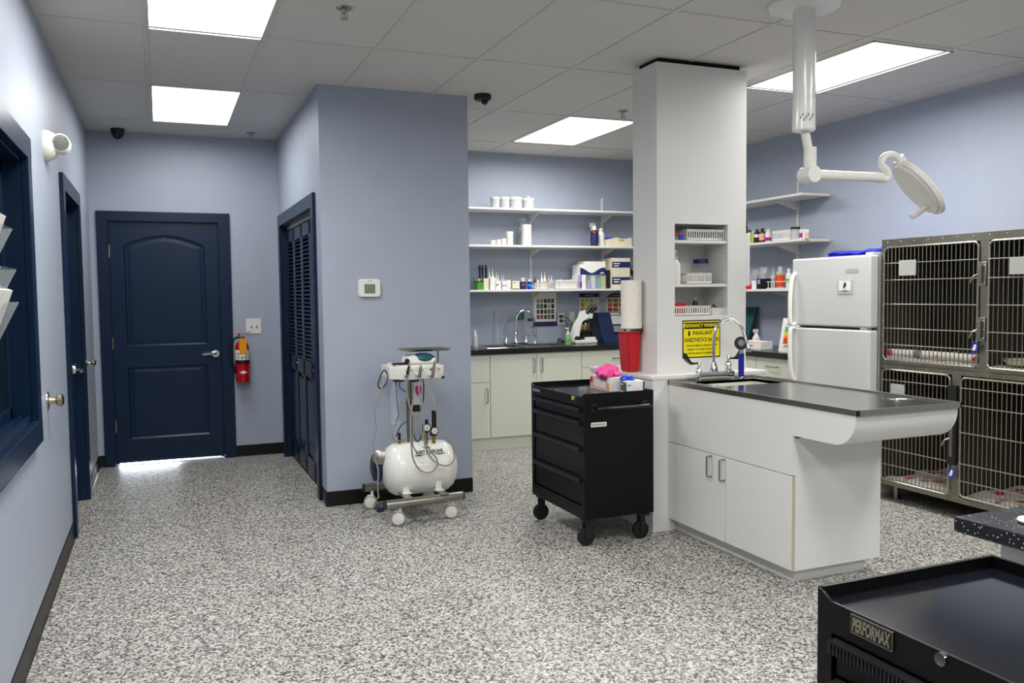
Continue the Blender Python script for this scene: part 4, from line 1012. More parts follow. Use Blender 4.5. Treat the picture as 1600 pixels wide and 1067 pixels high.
# side counter cabinet
t = thing('side_base_cabinet', 'cream base cabinet with top drawer beside the refrigerator', 'cabinet', (5.3, 6.0, 0))
MB().box((5.02, 5.035, .11), (XR-.005, 6.96, z0c-.001)).box((5.05, 5.035, 0), (5.07, 6.96, .11)).build('body', 'cream', t)
for y0, y1 in ((5.04, 5.64), (5.645, 6.25), (6.255, 6.955)):
    d_ = MB().box((5.0, y0, .70), (5.019, y1, .852), .0012, 1).build('drawer', 'cream', t)
    yy = at(1208, 576, X=5.0).y if y0 < 5.1 else (y0+y1)/2
    handle(d_, (5.0, yy, .785), (0, 1, 0), .13, out=(-1, 0, 0))
    MB().box((5.0, y0, .112), (5.019, y1, .696), .0012, 1).build('door', 'cream', t)

# ------------------------------------------------------------------ SHELVES
def standards(name, label, pts_, axis):
    pass
ZS = [2.19, 1.845, 1.428]; YSF = 7.385
sx_std = [at(829, 400, Y=YB-.01).x, at(941, 320, Y=YB-.01).x]
for k, z in enumerate(ZS):
    t = thing('wall_shelf', ['top', 'middle', 'bottom'][k]+' white alcove shelf '+['with white tubs', 'with tubs and an amber bottle', 'crowded with cartons and dropper bottles'][k], 'shelf', (4.0, YB-.15, z-.02), 0, 'white shelves in the alcove')
    MB().box((2.51, YSF, z-.02), (5.28, YB-.02, z), .002, 1).build('board', 'laminate', t)
    for x in sx_std: MB().prism([(YSF+.03, z-.021), (YB-.014, z-.021), (YB-.014, z-.10), (YB-.05, z-.09)], 'yz', x-.004, x+.004).build('bracket', 'laminate', t)
def slotted(name, label, x, y, z0, z1, ax):
    t_ = thing(name, label, 'shelf track', (x, y, z0), 0, 'slotted shelf tracks')
    m1 = MB(); m2 = MB()
    if ax == 'y': m1.box((x-.0125, y-.012, z0), (x+.0125, y, z1), .002)
    else: m1.box((x-.012, y-.0125, z0), (x, y+.0125, z1), .002)
    z = z0+.02
    while z < z1-.02:
        if ax == 'y': m2.box((x-.006, y-.0125, z), (x-.003, y-.0118, z+.012)); m2.box((x+.003, y-.0125, z), (x+.006, y-.0118, z+.012))
        else: m2.box((x-.0125, y-.006, z), (x-.0118, y-.003, z+.012)); m2.box((x-.0125, y+.003, z), (x-.0118, y+.006, z+.012))
        z += .032
    m1.build('rail', 'laminate', t_); m2.build('slots', 'greyink', t_)
slotted('slotted_shelf_track', 'white slotted wall track at the middle of the alcove shelves', sx_std[0], YB, 1.33, at(829, 333, Y=YB).z, 'y')
slotted('slotted_shelf_track', 'white slotted wall track near the right of the alcove shelves, rising above the top shelf', sx_std[1], YB, 1.33, at(941, 310, Y=YB).z, 'y')
XSF = 5.285; ZR = [2.172, 1.805, 1.404]; yend = 5.448; ysr = at(1246, 350, X=XR-.01).y
for k, z in enumerate(ZR):
    t = thing('wall_shelf', ['top', 'middle', 'bottom'][k]+' white shelf on the right wall '+['ending above the refrigerator, empty', 'with medicine bottles and a white basket', 'behind the refrigerator, with an orange bottle'][k], 'shelf', (XR-.15, 6.5, z-.02), 0, 'white shelves on the right wall')
    MB().box((XSF, yend, z-.02), (XR-.02, YSF-.002, z), .001, 1).build('board', 'laminate', t)
    MB().box((XSF+.001, yend-.0015, z-.0195), (XR-.021, yend, z-.0005)).build('raw_end', 'card', t, label='bare wood end')
    for y in (ysr, 6.75): MB().prism([(XSF+.03, z-.021), (XR-.014, z-.021), (XR-.014, z-.10), (XR-.05, z-.09)], 'xz', y-.004, y+.004).build('bracket', 'laminate', t)
slotted('slotted_shelf_track', 'white slotted wall track on the right wall, above the refrigerator', XR, ysr, 1.25, at(1247, 283, X=XR).z, 'x')
slotted('slotted_shelf_track', 'white slotted wall track on the right wall, behind the column', XR, 6.75, 1.25, 2.30, 'x')

# ---- goods
G = {'tub': 'white lidded tubs on the alcove shelves', 'drop': 'white dropper bottles on the alcove bottom shelf'}
def bottle(label, cx, cy, z0, w, h, body='white', cap='white', kind='screw', lab=None, name='bottle', cat='bottle', group=None, labz=(.15, .6)):
    t_ = thing(name, label, cat, (cx, cy, z0), 0, group); r = w/2
    if kind == 'dropper':
        MB().lathe([(r*.95, 0), (r, .004), (r, h*.5), (r*.75, h*.6), (r*.4, h*.64)], (0,0,0), n=16).build('body', body, t_, local=True)
        MB().lathe([(r*.45, h*.62), (r*.45, h*.74), (r*.2, h*.8), (r*.1, h)], (0,0,0), n=12).build('nozzle', cap, t_, local=True)
    elif kind == 'tub':
        MB().lathe([(r*.9, 0), (r*.95, .003), (r*.97, h*.8)], (0,0,0), n=24).build('body', body, t_, local=True)
        MB().lathe([(r, h*.8), (r, h*.97), (r*.95, h)], (0,0,0), n=24).build('lid', cap, t_, local=True)
    elif kind == 'spray':
        MB().lathe([(r*.95, 0), (r, .005), (r, h*.5), (r*.5, h*.68), (r*.35, h*.75)], (0,0,0), n=18).build('body', body, t_, local=True)
        MB().cyl((0,0,h*.74), (0,0,h*.82), r*.4, n=14).box((-r*.9, -r*.25, h*.82), (r*.5, r*.25, h), .003).box((-r*.6, -r*.08, h*.68), (-r*.4, r*.08, h*.84), .002).build('trigger_head', cap, t_, local=True)
    elif kind == 'pump':
        MB().lathe([(r*.95, 0), (r, .005), (r, h*.6), (r*.4, h*.72)], (0,0,0), n=18).build('body', body, t_, local=True)
        MB().cyl((0,0,h*.7), (0,0,h*.8), r*.42, n=14).cyl((0,0,h*.8), (0,0,h*.95), r*.15, n=8).box((-r*.9, -r*.18, h*.93), (r*.3, r*.18, h), .002).build('pump', cap, t_, local=True)
    else:
        MB().lathe([(r*.95, 0), (r, .004), (r, h*.66), (r*.8, h*.76), (r*.42, h*.82)], (0,0,0), n=18).build('body', body, t_, local=True)
        MB().lathe([(r*.5, h*.8), (r*.5, h*.98), (r*.45, h)], (0,0,0), n=14).build('cap', cap, t_, local=True)
    if lab: MB().lathe([(r*1.012, h*labz[0]), (r*1.015, h*labz[0]+.001), (r*1.015, h*labz[1]), (r*1.012, h*labz[1]+.001)], (0,0,0), n=18).build('paper_label', lab, t_, local=True)
    return t_
def sp_(px0, px1, pyt, z0, Y=7.42):
    a, b_ = at(px0, pyt, Y=Y), at(px1, pyt, Y=Y)
    return a.x, b_.x, max(.02, (a.z+b_.z)/2-z0)
def bott(label, px0, px1, pyt, k, Y=7.45, **kw):
    x0, x1, h = sp_(px0, px1, pyt, ZS[k], Y)
    z0 = kw.pop('z0', ZS[k]); h = h-(z0-ZS[k])
    return bottle(label, (x0+x1)/2, Y+(x1-x0)/2, z0, x1-x0, h, **kw)
def crt(label, px0, px1, pyt, k, dep=.12, m='paper', Y=7.41, name='carton', cat='box', parts=(), z0=None, pyb=None, group=None):
    x0, x1, h = sp_(px0, px1, pyt, ZS[k], Y); zb_ = ZS[k] if z0 is None else z0
    if pyb: zb_ = at(px0, pyb, Y=Y).z
    return carton(name, (x0, Y, zb_), (x1, Y+dep, ZS[k]+h), m, label, cat, parts=parts, group=group)
F_ = -1.012
def basket(label, x0, x1, y0, y1, z0, h, cat='basket', slots=(0, 1)):
    t_ = thing('plastic_basket', label, cat, ((x0+x1)/2, (y0+y1)/2, z0))
    m = MB(); th = .0025
    m.box((x0, y0, z0+.001), (x1, y1, z0+.004))
    for z_, hh in ((z0+.001, h*.22), (z0+h*.78, h*.22)):
        m.box((x0, y0, z_), (x1, y0+th, z_+hh)).box((x0, y1-th, z_), (x1, y1, z_+hh)).box((x0, y0+th, z_), (x0+th, y1-th, z_+hh)).box((x1-th, y0+th, z_), (x1, y1-th, z_+hh))
    m.box((x0-.004, y0-.004, z0+h-.003), (x1+.004, y0+.001, z0+h)).box((x0-.004, y1-.001, z0+h-.003), (x1+.004, y1+.004, z0+h)).box((x0-.004, y0, z0+h-.003), (x0+.001, y1, z0+h)).box((x1-.001, y0, z0+h-.003), (x1+.004, y1, z0+h))
    m.build('frame', 'white', t_)
    m = MB(); n = max(4, int((x1-x0)/.016))
    for i in range(n+1):
        x = x0+(x1-x0-.007)*i/n; m.box((x, y0+.0005, z0+h*.2), (x+.007, y0+th-.0005, z0+h*.8)).box((x, y1-th+.0005, z0+h*.2), (x+.007, y1-.0005, z0+h*.8))
    n = max(3, int((y1-y0)/.016))
    for i in range(n+1):
        y = y0+(y1-y0-.007)*i/n; m.box((x0+.0005, y, z0+h*.2), (x0+th-.0005, y+.007, z0+h*.8)).box((x1-th+.0005, y, z0+h*.2), (x1-.0005, y+.007, z0+h*.8))
    m.build('slats', 'white', t_); return t_

# top shelf: four low tubs and a knobbed jar
for i, (a, b_, p_) in enumerate(((769, 783, 'leftmost'), (784, 799, 'second from the left'), (800, 819, 'third from the left, beside the knobbed jar'))):
    bott('white translucent tub on the top alcove shelf, '+p_, a, b_, 307.5, 0, kind='tub', body='frost', name='plastic_tub', cat='tub', group=G['tub'])
tb = bott('white jar with a small knob on its lid, on the top alcove shelf', 820.5, 838, 309, 0, kind='tub', body='frost', name='lidded_jar', cat='jar')
x0, x1, h = sp_(820.5, 838, 309, ZS[0], 7.45); MB().lathe([(.006, h), (.01, h+.012), (.011, h+.02), (.004, h+.026)], (0,0,0), n=12).build('knob', 'white', tb, local=True)
# middle shelf
for i, (a, b_, pt, p_) in enumerate(((767, 776, 375, 'leftmost of the low row'), (776.5, 784, 374, 'second of the low row'), (784.5, 792.5, 372.5, 'third of the low row'))):
    bott('small white jar on the middle alcove shelf, '+p_, a, b_, pt, 1, kind='tub', name='ointment_jar', cat='jar', group='small white jars on the middle alcove shelf')
x0, x1, h = sp_(794, 804.5, 371.5, ZS[1], 7.45)
bottle('small white jar at the bottom of the stack of two, middle alcove shelf', (x0+x1)/2, 7.5, ZS[1], x1-x0, h, kind='tub', name='ointment_jar', cat='jar', group='small white jars on the middle alcove shelf')
x0, x1, h2 = sp_(793, 804.5, 361.5, ZS[1], 7.45)
bottle('small white jar on top of the stack of two, middle alcove shelf', (x0+x1)/2, 7.5, ZS[1]+h+.0005, x1-x0, h2-h, kind='tub', name='ointment_jar', cat='jar', group='small white jars on the middle alcove shelf')
zz = ZS[1]
for i, (pt, p_) in enumerate(((370, 'bottom'), (356, 'middle'), (341, 'top'))):
    x0, x1, h = sp_(813, 823.5, pt, ZS[1], 7.56); bottle('clear plastic container, '+p_+' of the tall stack by the shelf track', (x0+x1)/2, 7.60, zz, x1-x0, ZS[1]+h-zz-.0005, kind='tub', body='clear', cap='frost', name='plastic_container', cat='container', group='tall stack of clear containers'); zz = ZS[1]+h
zz = ZS[1]
for i, (pt, p_) in enumerate(((367, 'lower'), (350.5, 'upper'))):
    x0, x1, h = sp_(818.5, 833, pt, ZS[1], 7.43); bottle('white wide tub, '+p_+' of the pair stacked in front of the shelf track', (x0+x1)/2, 7.48, zz, x1-x0, ZS[1]+h-zz-.0005, kind='tub', name='plastic_tub', cat='tub'); zz = ZS[1]+h
bott('clear spray bottle with white trigger behind the amber bottle', 924, 936, 348, 1, Y=7.53, kind='spray', body='clear', name='spray_bottle')
bott('amber glass bottle with navy and cream labels on the middle alcove shelf', 926, 937.5, 353, 1, Y=7.42, body='amber', lab='navyc', name='amber_bottle', labz=(.12, .58))
bott('white plastic bottle right of the amber bottle', 936.5, 946.5, 356, 1, Y=7.47, name='white_bottle')
x0, x1, h = sp_(951, 987, 371, ZS[1], 7.42)
t = thing('curved_bin', 'cream plastic bin with a curved top edge at the right of the middle alcove shelf', 'bin', ((x0+x1)/2, 7.48, ZS[1]))
n = 12; R = []
top = [(x0+(x1-x0)*i/n, ZS[1]+h*(.82+.18*sin(pi*(i/n)*1.5)**2)) for i in range(n+1)]
MB().prism([(x0, ZS[1]), (x1, ZS[1])]+top[::-1], 'xz', 7.42, 7.425).prism([(x0, ZS[1]), (x1, ZS[1])]+top[::-1], 'xz', 7.54, 7.545).box((x0, 7.425, ZS[1]), (x0+.004, 7.54, ZS[1]+h*.8)).box((x1-.004, 7.425, ZS[1]), (x1, 7.54, ZS[1]+h*.75)).box((x0+.004, 7.425, ZS[1]), (x1-.004, 7.54, ZS[1]+.004)).build('bin', 'card', t)
MB().box(((x0+x1)/2-.012, 7.4185, ZS[1]+h*.62), ((x0+x1)/2+.045, 7.4199, ZS[1]+h*.76)).build('label_strip', 'gold', t)
MB().box((x0+.012, 7.45, ZS[1]+.004), (x0+.10, 7.52, ZS[1]+h*1.02), .004).solo('blue_packet', 'blue', 'blue packet inside the curved cream bin', 'packet', (x0+.05, 7.48, ZS[1]+.005))
# bottom shelf
crt('small green carton at the left end of the bottom alcove shelf', 746, 755.2, 439.3, 2, m='green', dep=.10, parts=[('dark_top', 'base', (-1, -1.01, .9), (1, 1, 1.005))])
x0, x1, h = sp_(755.6, 764, 435, ZS[2], 7.43); hb = h
t = thing('brush_holder', 'cream open box holding three black-handled tools', 'holder', ((x0+x1)/2, 7.49, ZS[2]))
xl0 = at(747, 440, Y=7.53).x
MB().box((x0, 7.43, ZS[2]), (x1, 7.51, ZS[2]+h), .002).box((xl0, 7.512, ZS[2]), (x1, 7.60, ZS[2]+h-.002), .002).build('box', 'card', t)
for a, b_, p_ in ((748, 751.7, 'leftmost'), (752.5, 755.8, 'middle'), (757.6, 761.2, 'rightmost')):
    p0, p1 = at(a, 414, Y=7.55), at(b_, 414, Y=7.55); xx = (p0.x+p1.x)/2; zt_ = p0.z; zb_ = ZS[2]+h
    t = thing('tool_handle', 'black looped tool handle in the cream holder, '+p_+' of three', 'tool', (xx, 7.555, zb_), 0, 'black-handled tools')
    w_ = (p1.x-p0.x)/2
    MB().lathe([(w_*.7, -.0), (w_*.8, .02), (w_*.9, .07), (w_, zt_-zb_-.02), (w_*.8, zt_-zb_-.005), (w_*.3, zt_-zb_)], (xx, 7.555, zb_+.001), n=14).build('grip', 'blackm', t)
    MB().box((xx-.004, 7.555-w_-.001, zt_-.022), (xx+.004, 7.555-w_+.002, zt_-.01), .001).build('hanging_hole', 'greyink', t)
crt('tall white carton behind which dropper bottles stand', 766, 774, 434, 2, dep=.06)
crt('white carton with dark spots printed on its side', 775, 783, 439, 2, dep=.07, parts=[('spots', 'ink', (-.98, F_, .45), (-.6, -1, .62)), ('spots', 'ink', (-.4, F_, .5), (0, -1, .64))])
crt('white carton with lilac print', 784.4, 791.6, 439, 2, dep=.07, parts=[('lilac_print', 'lilac', (-.9, F_, .4), (.9, -1, .55)), ('lilac_edge', 'lilac', (-1.01, F_, .02), (-.85, -1, .98))])
crt('white carton with a pink corner', 792, 798, 437.5, 2, dep=.08, parts=[('pink_corner', 'pinkbox', (-.2, F_, .05), (.8, -1, .25))])
crt('cream open carton with dark base beside the shelf track', 800.5, 812, 439, 2, m='card', dep=.09, parts=[('dark_base', 'purple', (-1, F_, 0), (.9, -1, .1)), ('print', 'greyink', (-.7, F_, .76), (-.1, -1, .84))])
_, _, hd_ = sp_(813, 822, 440, ZS[2], 7.42)
crt('dark navy carton in the middle of the bottom alcove shelf', 813, 822, 440, 2, m='purple', dep=.09, parts=[('print', 'lilac', (-.4, F_, .55), (.4, -1, .66))])
x0, x1, h = sp_(815, 821.7, 434.2, ZS[2], 7.44)
bottle('short white bottle standing on the dark navy carton', (x0+x1)/2, 7.47, ZS[2]+hd_+.0005, x1-x0, h-hd_, kind='tub', name='pill_bottle')
bott('blue jar with white lid in front of the shelf track', 825.3, 832, 436.5, 2, kind='tub', body='blue', name='pill_jar', cat='jar', lab='aqua', labz=(.3, .5))
# dropper bottles standing behind the cartons
for i, (a, b_, pt, pb, lab, p_) in enumerate(((762, 767.5, 419, 434, 'aqua', 'left of the pair with teal bands'), (767.8, 774, 418, 434, 'aqua', 'right of the pair with teal bands'), (773.8, 778, 425, 439, None, 'first of the small row behind the spotted carton'), (778, 782, 424.5, 439, None, 'second of the small row behind the spotted carton'), (782.5, 785.8, 430, 440, None, 'third of the small row, shorter'), (786, 790.5, 429.5, 440, None, 'last of the small row behind the lilac carton'))):
    x0, x1, h = sp_(a, b_, pt, ZS[2], 7.55)
    bottle('white dropper bottle, '+p_, (x0+x1)/2, 7.56+.02*(i % 2), ZS[2], (x1-x0)*1.15, h, kind='dropper', lab=lab, name='dropper_bottle', group=G['drop'], labz=(.32, .45) if lab else (.1, .4))
# first basket
x0, x1, h = sp_(836, 857, 441.5, ZS[2], 7.41)
basket('white slotted basket holding dropper bottles, left of two on the bottom alcove shelf', x0, x1, 7.41, 7.52, ZS[2], h)
bott('small dark bottle with red and white cap in the left white basket', 834.5, 839, 433, 2, Y=7.53, body='tealbox', cap='red', name='small_bottle')
bott('white dropper bottle, left of the tall pair in the left basket', 845, 849.5, 425, 2, Y=7.44, kind='dropper', name='dropper_bottle', group=G['drop'], z0=ZS[2]+.005)
bott('white dropper bottle, right of the tall pair in the left basket', 849.8, 854.5, 425, 2, Y=7.44, kind='dropper', name='dropper_bottle', group=G['drop'], z0=ZS[2]+.005, lab='orange', labz=(.25, .42))
bott('short white tub inside the left white basket', 839.3, 843, 437.5, 2, Y=7.44, kind='tub', name='small_tub', cat='tub', z0=ZS[2]+.005)
crt('clear carton with fine print between the two white baskets', 858.3, 866, 438, 2, m='frost', dep=.07, parts=[('fine_print', 'greyink', (-.7, F_, .25), (.6, -1, .32)), ('fine_print', 'greyink', (-.6, F_, .5), (.7, -1, .56))])
for a, b_, p_ in ((856.5, 860, 'left of the pair behind the clear carton'), (860.5, 864.5, 'right of the pair behind the clear carton')):
    bott('white dropper bottle, '+p_, a, b_, 429.8, 2, Y=7.50, kind='dropper', name='dropper_bottle', group=G['drop'])
x0, x1, h = sp_(867.5, 902.5, 439, ZS[2], 7.41)
basket('long white slotted basket of small cartons, right of two on the bottom alcove shelf', x0, x1, 7.41, 7.55, ZS[2], h)
xs = x0+.005; wd = (x1-x0-.012)/6
for i in range(6):
    hh = h*(1.04+.05*((i*5) % 3)); mt_ = ['pinkbox', 'paper', 'aqua', 'paper', 'pinkbox', 'aqua'][i]
    carton('small_carton', (xs+i*wd+.001, 7.416, ZS[2]+.0045), (xs+(i+1)*wd-.001, 7.54, ZS[2]+hh), 'paper', ['first', 'second', 'third', 'fourth', 'fifth', 'last'][i]+' small carton from the left inside the long white basket', 'box', group='cartons in the long basket', parts=[('flap', mt_, (-.9, -.95, .96), (.9, -.2, 1.02))])
crt('lilac and white carton right of the long white basket', 903.5, 915.5, 429.3, 2, m='paper', dep=.14, parts=[('lilac_panel', 'lilac', (-1.0, F_, 0), (-.05, -1, 1)), ('purple_print', 'purple', (-.5, F_*1.002, .1), (-.15, -1, .5))])
x0, x1, h = sp_(916.5, 947, 429.5, ZS[2], 7.41)
t = thing('clear_bin', 'clear plastic bin of packets under the blue-waved carton', 'container', ((x0+x1)/2, 7.48, ZS[2]))
MB().box((x0, 7.41, ZS[2]), (x1, 7.413, ZS[2]+h)).box((x0, 7.55, ZS[2]), (x1, 7.553, ZS[2]+h)).box((x0, 7.413, ZS[2]), (x0+.003, 7.55, ZS[2]+h)).box((x1-.003, 7.413, ZS[2]), (x1, 7.55, ZS[2]+h)).box((x0+.003, 7.413, ZS[2]), (x1-.003, 7.55, ZS[2]+.003)).box((x0, 7.41, ZS[2]+h), (x1, 7.553, ZS[2]+h+.002)).build('bin', 'clear', t)
q4 = (x1-x0)/4
for i, (mt_, l_, hh) in enumerate((('lilac', 'pale blue packet at the left inside the clear bin', .6), ('paper', 'white packet second inside the clear bin', .93), ('aqua', 'aqua packet third inside the clear bin', .7), ('yellow2', 'yellow-topped packet at the right inside the clear bin', .9))):
    carton('packet', (x0+q4*i+.006, 7.42, ZS[2]+.004), (x0+q4*(i+1)-.006, 7.54, ZS[2]+h*hh), mt_, l_, 'packet')
hb_ = h
x0, x1, h = sp_(906.5, 946, 408.5, ZS[2], 7.43); zb_ = ZS[2]+hb_+.0025; ztp = ZS[2]+h
t = thing('carton', 'large white carton with a blue wave print, resting on the clear bin', 'box', ((x0+x1)/2, 7.5, zb_))
MB().box((x0+.05, 7.43, zb_), (x1, 7.60, ztp), .001, 1).box((x0, 7.44, zb_), (x0+.05, 7.60, ztp-.03), .001, 1).build('carton', 'paper', t)
wv = [(x0+(x1-x0)*i/14, zb_+(ztp-zb_)*(.12+.42*abs(cos(pi*(i/14)*1.05+.1))**1.6)) for i in range(15)]
MB().prism([(x0, zb_), (x1, zb_)]+wv[::-1], 'xz', 7.4285, 7.43).build('blue_wave', 'navyc', t)
MB().box((x1-.06, 7.4275, zb_+.012), (x1-.02, 7.4284, zb_+.022)).build('wave_logo', 'paper', t)
crt('black bottle-shaped carton behind the clear bin', 947.2, 953.5, 422, 2, m='blackm', Y=7.44, dep=.08)
crt('tall white file box standing behind the navy-striped cartons', 942, 955.2, 405, 2, m='paper', Y=7.56, dep=.1, parts=[('label', 'greyink', (-.7, F_, .7), (.4, -1, .74)), ('dark_spine', 'ink', (.86, F_, 0), (1.0, -1, 1))])
zz = ZS[2]
for i, (pt, mt_, l_, x_) in enumerate(((432, 'navyc', 'navy-striped white carton at the bottom of the stack of three', 976), (420.5, 'card', 'plain cream carton in the middle of the stack of three', 984.5), (403, 'navyc', 'navy-striped white carton on top of the stack of three', 984.5))):
    x0, x1, h = sp_(956.3, 984.5, pt, ZS[2], 7.41)
    pr_ = [] if mt_ == 'card' else [('navy_band', 'navyc', (-1.0, F_, .36 if i == 0 else .14), (1.0, -1, .95 if i == 0 else .66)), ('band_print', 'paper', (-.85, F_*1.01, .72 if i == 0 else .46), (-.1, -1, .80 if i == 0 else .54)), ('band_print', 'paper', (-.8, F_*1.01, .5 if i == 0 else .26), (-.25, -1, .6 if i == 0 else .34))]
    carton('carton', (x0, 7.41, zz), (x1, 7.56, ZS[2]+h-.0005), 'card', l_, 'box', parts=pr_, group='stack of cartons by the column'); zz = ZS[2]+h
crt('black box right of the stacked cartons, partly behind the column', 985.3, 996, 417, 2, m='blackm', Y=7.46, dep=.1, parts=[('orange_mark', 'orange', (-.8, F_, .88), (-.2, -1, .95))])

# right wall shelves
def rspan(pa, pb, pyt, X):      # far (left) and near (right) photograph x on the plane X
    a, b_ = at(pa, pyt, X=X), at(pb, pyt, X=X); return b_.y, a.y, (a.z+b_.z)/2
def rb(label, pa, pb, pyt, k, X=5.33, **kw):
    y0, y1, zt_ = rspan(pa, pb, pyt, X); z0 = kw.pop('z0', ZR[k]); return bottle(label, X+.0, (y0+y1)/2, z0, min((y1-y0)*.85, .075), max(.03, zt_-z0), **kw)
rb('dark tall bottle hard against the column edge, middle right shelf', 1163.5, 1167.8, 345, 1, body='blackm', cap='blackm', name='medicine_bottle')
rb('medicine bottle with red-brown cap, leftmost of the dark row on the right shelf', 1168.5, 1174.5, 359, 1, body='white', cap='amber', lab='yellow2', name='medicine_bottle', group='medicine bottles on the right shelf')
rb('pale green vial between dark bottles on the right shelf', 1175, 1178.6, 360, 1, body='frost', cap='white', lab='yellow2', name='medicine_vial', group='medicine bottles on the right shelf')
rb('dark medicine bottle with white shoulder label, third on the right shelf', 1179.5, 1187, 358, 1, body='blackm', cap='amber', lab='paper', labz=(.4, .6), name='medicine_bottle', group='medicine bottles on the right shelf')
rb('dark brown medicine bottle with red label, fourth on the right shelf', 1187.5, 1195, 356.5, 1, body='amber', cap='blackm', lab='pinkbox', name='medicine_bottle', group='medicine bottles on the right shelf')
rb('white bottle with magenta label on the right shelf', 1197, 1204, 358, 1, body='white', cap='white', lab='magenta', labz=(.08, .35), name='medicine_bottle', group='medicine bottles on the right shelf')
y0, y1, zt_ = rspan(1207, 1235, 359.5, 5.32)
def basket_y(label, x0, x1, y0, y1, z0, h): return basket(label, x0, x1, y0, y1, z0, h)
basket('white slotted basket on the middle right wall shelf', 5.32, 5.46, y0, y1, ZR[1], zt_-ZR[1])
rb('clear jar with black lid beside the basket on the right wall shelf', 1237, 1248.5, 354.5, 1, kind='tub', body='frost', cap='blackm', name='lidded_jar', cat='jar')
rb('small jar with pink label on the right wall shelf', 1249.5, 1254, 358.5, 1, kind='tub', lab='magenta', name='small_jar', cat='jar', group='small jars at the shelf end')
rb('small white jar, nearer to the end of the middle right wall shelf', 1254.5, 1259, 358, 1, kind='tub', name='small_jar', cat='jar', group='small jars at the shelf end')
rb('small white jar with red dots, last on the middle right wall shelf', 1259.3, 1264, 358.5, 1, kind='tub', lab='pinkbox', name='small_jar', cat='jar', group='small jars at the shelf end')
def rc(label, pa, pb, pyt, k, X=5.30, dep=.1, m='paper', name='carton', cat='box', parts=(), z0=None, group=None):
    y0, y1, zt_ = rspan(pa, pb, pyt, X); z0 = ZR[k] if z0 is None else z0
    return carton(name, (X, y0, z0), (X+dep, y1, zt_), m, label, cat, parts=parts, group=group)
rc('red carton by the column on the bottom right shelf', 1165, 1174, 444, 2, m='red')
rc('slim white carton with lilac top on the bottom right shelf', 1174.5, 1181.5, 436, 2, parts=[('lilac_top', 'lilac', (-1.01, -1, .85), (-.9, 1, 1.0))])
rc('dark carton with purple print on the bottom right shelf', 1182.3, 1189, 435.5, 2, m='ink', parts=[('purple_print', 'lilac', (-1.012, -.6, .5), (-.99, .6, .9))])
rc('dark olive carton on the bottom right shelf', 1189.5, 1197, 435.5, 2, m='base')
rc('low black carton behind the wire rack', 1197.5, 1206.5, 435.5, 2, X=5.45, dep=.09, m='blackm')
for pa, pb, pt, p_ in ((1173, 1183.5, 421, 'left'), (1185, 1195.5, 417.5, 'right')):
    y0, y1, zt_ = rspan(pa, pb, pt, 5.40)
    mb_ = MB(); R = []
    for i in range(7):
        z_ = ZR[2]+.001+(zt_-ZR[2])*i/6; w_ = (.03 if i < 5 else .012)*(1-.1*(i % 2))
        R.append([(5.43-w_, y0+.004*(i % 2), z_), (5.43-w_*1.2, (y0+y1)/2, z_), (5.43-w_, y1, z_), (5.43+w_, y1, z_), (5.43+w_, y0+.004*(i % 2), z_)])
    mb_.rings(R).solo('foil_pouch', 'silverbag', 'silver foil pouch on the bottom right shelf, '+p_+' of two', 'pouch', (5.43, (y0+y1)/2, ZR[2]), group='silver foil pouches')
y0, y1, zt_ = rspan(1196, 1233, 441, 5.305)
m_ = MB(); zt_ = ZR[2]+.06
for z_ in (ZR[2]+.004, zt_):
    m_.cyl((5.305, y0, z_), (5.305, y1, z_), .003, n=8).cyl((5.44, y0, z_), (5.44, y1, z_), .003, n=8).cyl((5.305, y0, z_), (5.44, y0, z_), .003, n=8).cyl((5.305, y1, z_), (5.44, y1, z_), .003, n=8)
for k in range(9):
    y_ = y0+(y1-y0)*k/8
    if k in (0, 5, 6, 7, 8): m_.cyl((5.305, y_, ZR[2]+.004), (5.305, y_, zt_), .003, n=8)
    if k in (0, 8): m_.cyl((5.44, y_, ZR[2]+.004), (5.44, y_, zt_), .003, n=8)
m_.solo('wire_rack', 'white', 'white wire rack holding bottles on the bottom right shelf', 'rack', (5.37, (y0+y1)/2, ZR[2]))
rb('pale squeeze bottle left of the orange bottle', 1204.5, 1212.5, 417, 2, X=5.38, kind='dropper', body='frost', cap='stamp5', name='squeeze_bottle')
rb('orange bottle with pale shoulders on the bottom right shelf', 1214, 1224.5, 416.5, 2, X=5.37, body='stamp5', cap='frost', lab='rainr', labz=(.1, .62), name='orange_bottle')
rb('white bottle with green label behind the refrigerator edge', 1229, 1236, 420, 2, X=5.37, body='white', cap='white', lab='raing', name='white_bottle', labz=(.3, .5))

# ------------------------------------------------------------------ NICHE CONTENTS
def nspan(pa, pb, pyt, Y): a, b_ = at(pa, pyt, Y=Y), at(pb, pyt, Y=Y); return a.x, b_.x, (a.z+b_.z)/2
Z0, Z1, Z2 = nZ0, NZ1, NZ2
x0, x1, zt_ = nspan(1071, 1135, 358.5, 4.31); basket('white basket on the top niche shelf of the column', x0+.01, min(x1, nX1-.006), 4.31, 4.49, Z2, zt_-Z2)
x0, x1, zt_ = nspan(1058, 1063.5, 367, 4.33)
for i, (mt_, l_) in enumerate((('red', 'small red block on top of the green one in the top niche'), ('green', 'small green block at the far left of the top niche'), ('blue', 'small blue block beside the basket in the top niche'))):
    xx = nX0+.004+(.033 if i == 2 else 0); zz = Z2+.0005+(.021 if i == 0 else 0)
    MB().box((xx, 4.292, zz), (xx+.03, 4.33, zz+(.034 if i == 2 else .02)), .002).solo('plastic_block', mt_, l_, 'block', (xx+.015, 4.31, zz), group='coloured blocks in the niche')
x0, x1, zt_ = nspan(1057.5, 1068, 392, 4.36)
bottle('tall white bottle with domed cap at the left of the middle niche', nX0+.031, 4.318, Z1, .056, zt_-Z1, body='white', cap='frost', kind='pump', name='white_bottle')
